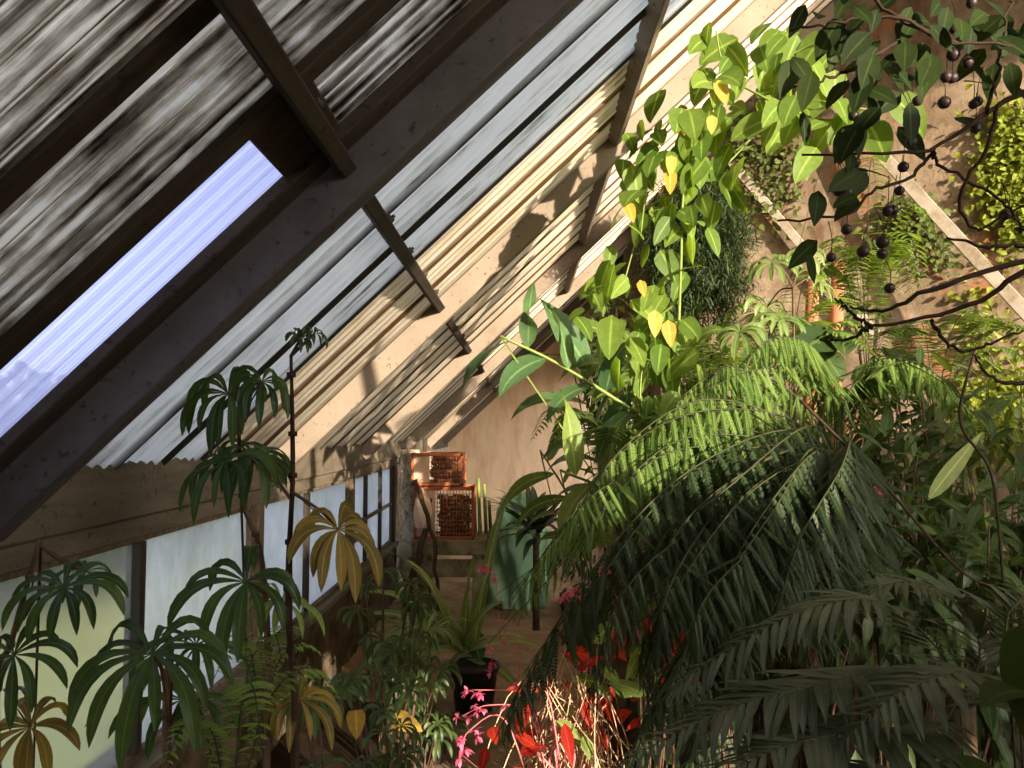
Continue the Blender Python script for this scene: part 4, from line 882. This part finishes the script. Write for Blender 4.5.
for px, py in ((845, 60), (858, 70), (875, 86), (862, 100), (880, 110), (845, 150), (850, 125), (868, 170), (858, 190), (842, 90), (900, 90), (880, 55), (905, 40), (930, 20), (950, 5), (880, 10), (835, 20), (815, 12), (850, 5), (975, 25), (1000, 40), (1020, 25), (1000, 10), (920, 70), (940, 60), (965, 75), (1010, 65), (962, 110), (955, 85), (898, 60), (870, 40), (860, 130), (852, 165), (818, 75), (800, 60), (815, 195), (826, 250), (808, 250), (805, 105), (915, 100), (985, 10), (1015, 95), (890, 130), (840, 40), (862, 40), (872, 70), (866, 120), (860, 180), (852, 205), (910, 15), (960, 30), (990, 60), (1022, 60), (1040, 40), (935, 45), (905, 0), (860, -5), (975, 5), (1030, 5)):
    for q in range(2 if py < 70 else 1):
        mm = MB(); l = random.uniform(.035, .065); leaf(mm, P(px+random.uniform(-10, 10), py+random.uniform(-12, 8), YT+random.uniform(-.05, .08)), (random.uniform(-.7, .5), random.uniform(-.5, .2), random.uniform(-1, -.1)), l, l*.5, (random.uniform(-.3, .3), -.8, .4), .25, 6, 'lance', .15, twist=random.uniform(-.6, .6)); mm.build('leaf', M['tree'], b)
fm = MB(); fm.lathe((0, 0, 0), [(.0005, 0), (.0042, .0012), (.0066, .0050), (.0062, .0092), (.0028, .0125), (.0005, .013)], 12); f0 = None
for k, (zx, zy) in enumerate([(845, 75), (890, 10), (843, 145), (880, 163), (825, 200), (840, 202), (735, 313), (728, 318), (735, 365), (715, 430), (705, 490), (675, 543), (688, 541), (590, 420), (560, 498), (550, 492), (572, 494), (662, 625), (660, 652), (530, 660), (570, 590), (612, 648), (680, 740), (588, 298), (752, 260), (820, 267), (905, 262), (975, 553), (985, 550), (900, 330), (895, 268)]):
    q = P(624+zx/2.56, zy/2.56, YT+.02)
    o = fm.build('fruit', M['fruit'], b) if f0 is None else f0.copy()
    if f0 is None:
        f0 = o; me = o.data; co = np.empty(len(me.vertices)*3, np.float32); me.vertices.foreach_get('co', co); co = co.reshape(-1, 3)+np.array(b.location, dtype=np.float32); me.vertices.foreach_set('co', co.ravel())
    else: COL.objects.link(o); o.parent = b
    o.location = q-np.array(b.location)-(0, 0, .006); s_ = random.uniform(1.0, 1.35); o.scale = (s_,)*3
    st = MB(); st.tube(spline([q+(0, 0, .005), q+(.002, 0, .025), q+(random.uniform(-.012, .012), 0, .05)], 5), .0007, .0006, 4); st.build('fruit_stalk', M['twig'], b)
# ------------------------------------------------------------------ creepers on the slanted wall
def creeper(name, spots, mat, label, l=(.03, .06), n=90, rad=.12):
    b = empty(name, spots[0][0], label, 'creeper'); m = MB(); cs = np.array([s_[0] for s_ in spots]); m.tube(spline(cs, 40), .006, .004, 5); m.build('stem', M['redstem'], b); mb = MB()
    for c, k in spots:
        nn = int(n*k); a = RNG.normal(0, rad, (nn, 2)); pos = c+np.stack([.866*a[:, 0], -.5*a[:, 0], a[:, 1]], 1)+np.array([-.5, -.866, 0])*RNG.uniform(.0, .07, (nn, 1)); d = RNG.normal(0, .6, (nn, 3))+(-.15, -.3, -.5); x, y, z = frames(d, np.array([-.5, -.866, .3])+RNG.normal(0, .2, (nn, 3))); ll = RNG.uniform(*l, nn); inst(mb, LEAFT['ovate'], pos, x, y, z, ll, ll, RNG.random(nn))
    mb.build('foliage', M[mat], b); return b
creeper('wall_creeper', [(wallpix(px, py, .03), k) for px, py, k in ((1010, 120, 1), (1015, 150, 1.6), (1005, 180, 1.6), (1018, 200, 1.6), (1025, 165, 1.6), (1020, 235, .8), (1035, 130, 1.4), (1030, 215, 1.4))], 'moss', 'yellow-green creeper climbing the stained wall at the right edge', (.04, .08), 150, .12)
creeper('wall_creeper', [(wallpix(px, py, .03), k) for px, py, k in ((985, 300, .5), (990, 350, .6), (1000, 400, 1), (985, 420, 1.2), (1010, 440, 1.2), (1020, 390, 1), (975, 390, .5))], 'moss', 'yellow-green creeper low on the wall below the bare branches', (.04, .08), 130, .12)
creeper('wall_creeper', [(wallpix(px, py, .03), k) for px, py, k in ((735, 150, 1.2), (755, 165, 1), (770, 150, .8), (790, 170, .6), (775, 190, .5), (760, 205, .5), (782, 210, .4), (800, 150, .5), (745, 120, 1))], 'creeper', 'dark creeper trailing over the wall above the slim strut', (.04, .08), 90, .12)
creeper('wall_creeper', [(wallpix(px, py, .03), k) for px, py, k in ((905, 215, 1.2), (920, 225, 1.2), (930, 240, .6), (880, 240, .5), (945, 260, .5))], 'creeper', 'dull green creeper clump beside the broad strut', (.04, .08), 110, .09)
# ------------------------------------------------------------------ thicket on the planted side
G_T = 'thicket of shrubs on the planted side'
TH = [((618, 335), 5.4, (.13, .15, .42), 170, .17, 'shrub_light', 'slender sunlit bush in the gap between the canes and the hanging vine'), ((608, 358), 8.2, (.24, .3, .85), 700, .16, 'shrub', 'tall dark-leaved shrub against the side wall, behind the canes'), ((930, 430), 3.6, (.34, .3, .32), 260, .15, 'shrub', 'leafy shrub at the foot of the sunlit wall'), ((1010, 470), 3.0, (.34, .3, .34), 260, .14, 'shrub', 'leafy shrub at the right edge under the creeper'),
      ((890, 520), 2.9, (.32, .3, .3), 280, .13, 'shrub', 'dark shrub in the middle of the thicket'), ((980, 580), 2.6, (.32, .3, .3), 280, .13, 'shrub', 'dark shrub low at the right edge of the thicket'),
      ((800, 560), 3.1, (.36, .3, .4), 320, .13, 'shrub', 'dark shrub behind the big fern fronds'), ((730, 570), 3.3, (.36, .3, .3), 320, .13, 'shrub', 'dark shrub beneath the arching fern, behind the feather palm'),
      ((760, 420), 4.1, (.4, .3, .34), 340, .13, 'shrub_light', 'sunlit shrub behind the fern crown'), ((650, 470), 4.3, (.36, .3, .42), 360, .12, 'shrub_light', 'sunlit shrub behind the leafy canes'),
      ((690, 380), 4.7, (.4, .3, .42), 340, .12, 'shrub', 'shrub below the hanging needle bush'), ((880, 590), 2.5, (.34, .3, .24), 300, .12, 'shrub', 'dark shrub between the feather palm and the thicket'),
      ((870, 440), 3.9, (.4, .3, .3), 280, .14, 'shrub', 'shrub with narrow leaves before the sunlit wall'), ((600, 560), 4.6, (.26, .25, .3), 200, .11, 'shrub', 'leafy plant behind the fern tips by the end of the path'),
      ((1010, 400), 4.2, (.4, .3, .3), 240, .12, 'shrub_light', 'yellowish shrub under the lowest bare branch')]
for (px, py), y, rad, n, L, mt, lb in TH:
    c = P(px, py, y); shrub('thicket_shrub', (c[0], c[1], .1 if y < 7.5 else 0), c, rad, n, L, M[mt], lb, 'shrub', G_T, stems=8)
b = empty('broad_leaf_plant', floorpt(1040, 1.5), 'plant with big dark ribbed leaves in the bottom right corner', 'plant'); plant_stem(b, [floorpt(1060, 1.5), P(1050, 800, 1.45), P(1040, 720, 1.4)], .01, .006)
for px, py, d_, L in ((1040, 615, (-.12, -.25, -1), .26), (1000, 770, (-.9, -.3, .1), .16), (1050, 700, (-.7, -.4, .3), .2)):
    m = MB(); leaf(m, P(px, py, 1.38), d_, L, L*.5, (-.5, -.3, .7), .5, 8, 'ovate', .12); m.build('leaf', M['tree'], b)
b = empty('yellow_tipped_leaf', P(925, 490, 2.6), 'single upright strap leaf turning yellow, standing out of the thicket', 'plant'); m = MB(); leaf(m, P(928, 500, 2.6), (.28, -.1, .42), .27, .055, (0, -1, .2), .05, 8, 'lance'); m.build('leaf_blade', M['strap'], b)
for k, (pts, lb) in enumerate([([(800, 400), (880, 480), (960, 570), (1010, 590)], 'long dark bare stem slanting through the thicket'), ([(975, 350), (960, 420), (990, 470), (1000, 540)], 'dark bare stem rising beside the yellow-tipped leaf')]):
    m = MB(); c = spline([P(px, py, 2.35) for px, py in pts], 24); c = np.concatenate([c, [[c[-1][0]+.1, c[-1][1]+.1, .1]]]); m.tube(c, .0045, .0035, 6); o = m.build('bare_stem', M['twig']); tag(o, lb, 'stem')
# ------------------------------------------------------------------ outside the windows
m = MB(); n = 26000; pos = np.stack([-4.6+RNG.normal(0, .3, n), RNG.uniform(2, 30, n), RNG.uniform(0, 2.1, n)**1.0], 1); d = RNG.normal(0, 1, (n, 3)); x, y, z = frames(d, np.array([0, 0, 1.])+RNG.normal(0, .3, (n, 3))); l = RNG.uniform(.10, .2, n)
inst(m, LEAFT['ovate'], pos, x, y, z, l, l, RNG.random(n)); o = m.build('hedge', M['hedge']); tag(o, 'clipped grey-green hedge beyond the lawn, dim through the hazed panes', 'hedge', None, 'stuff')
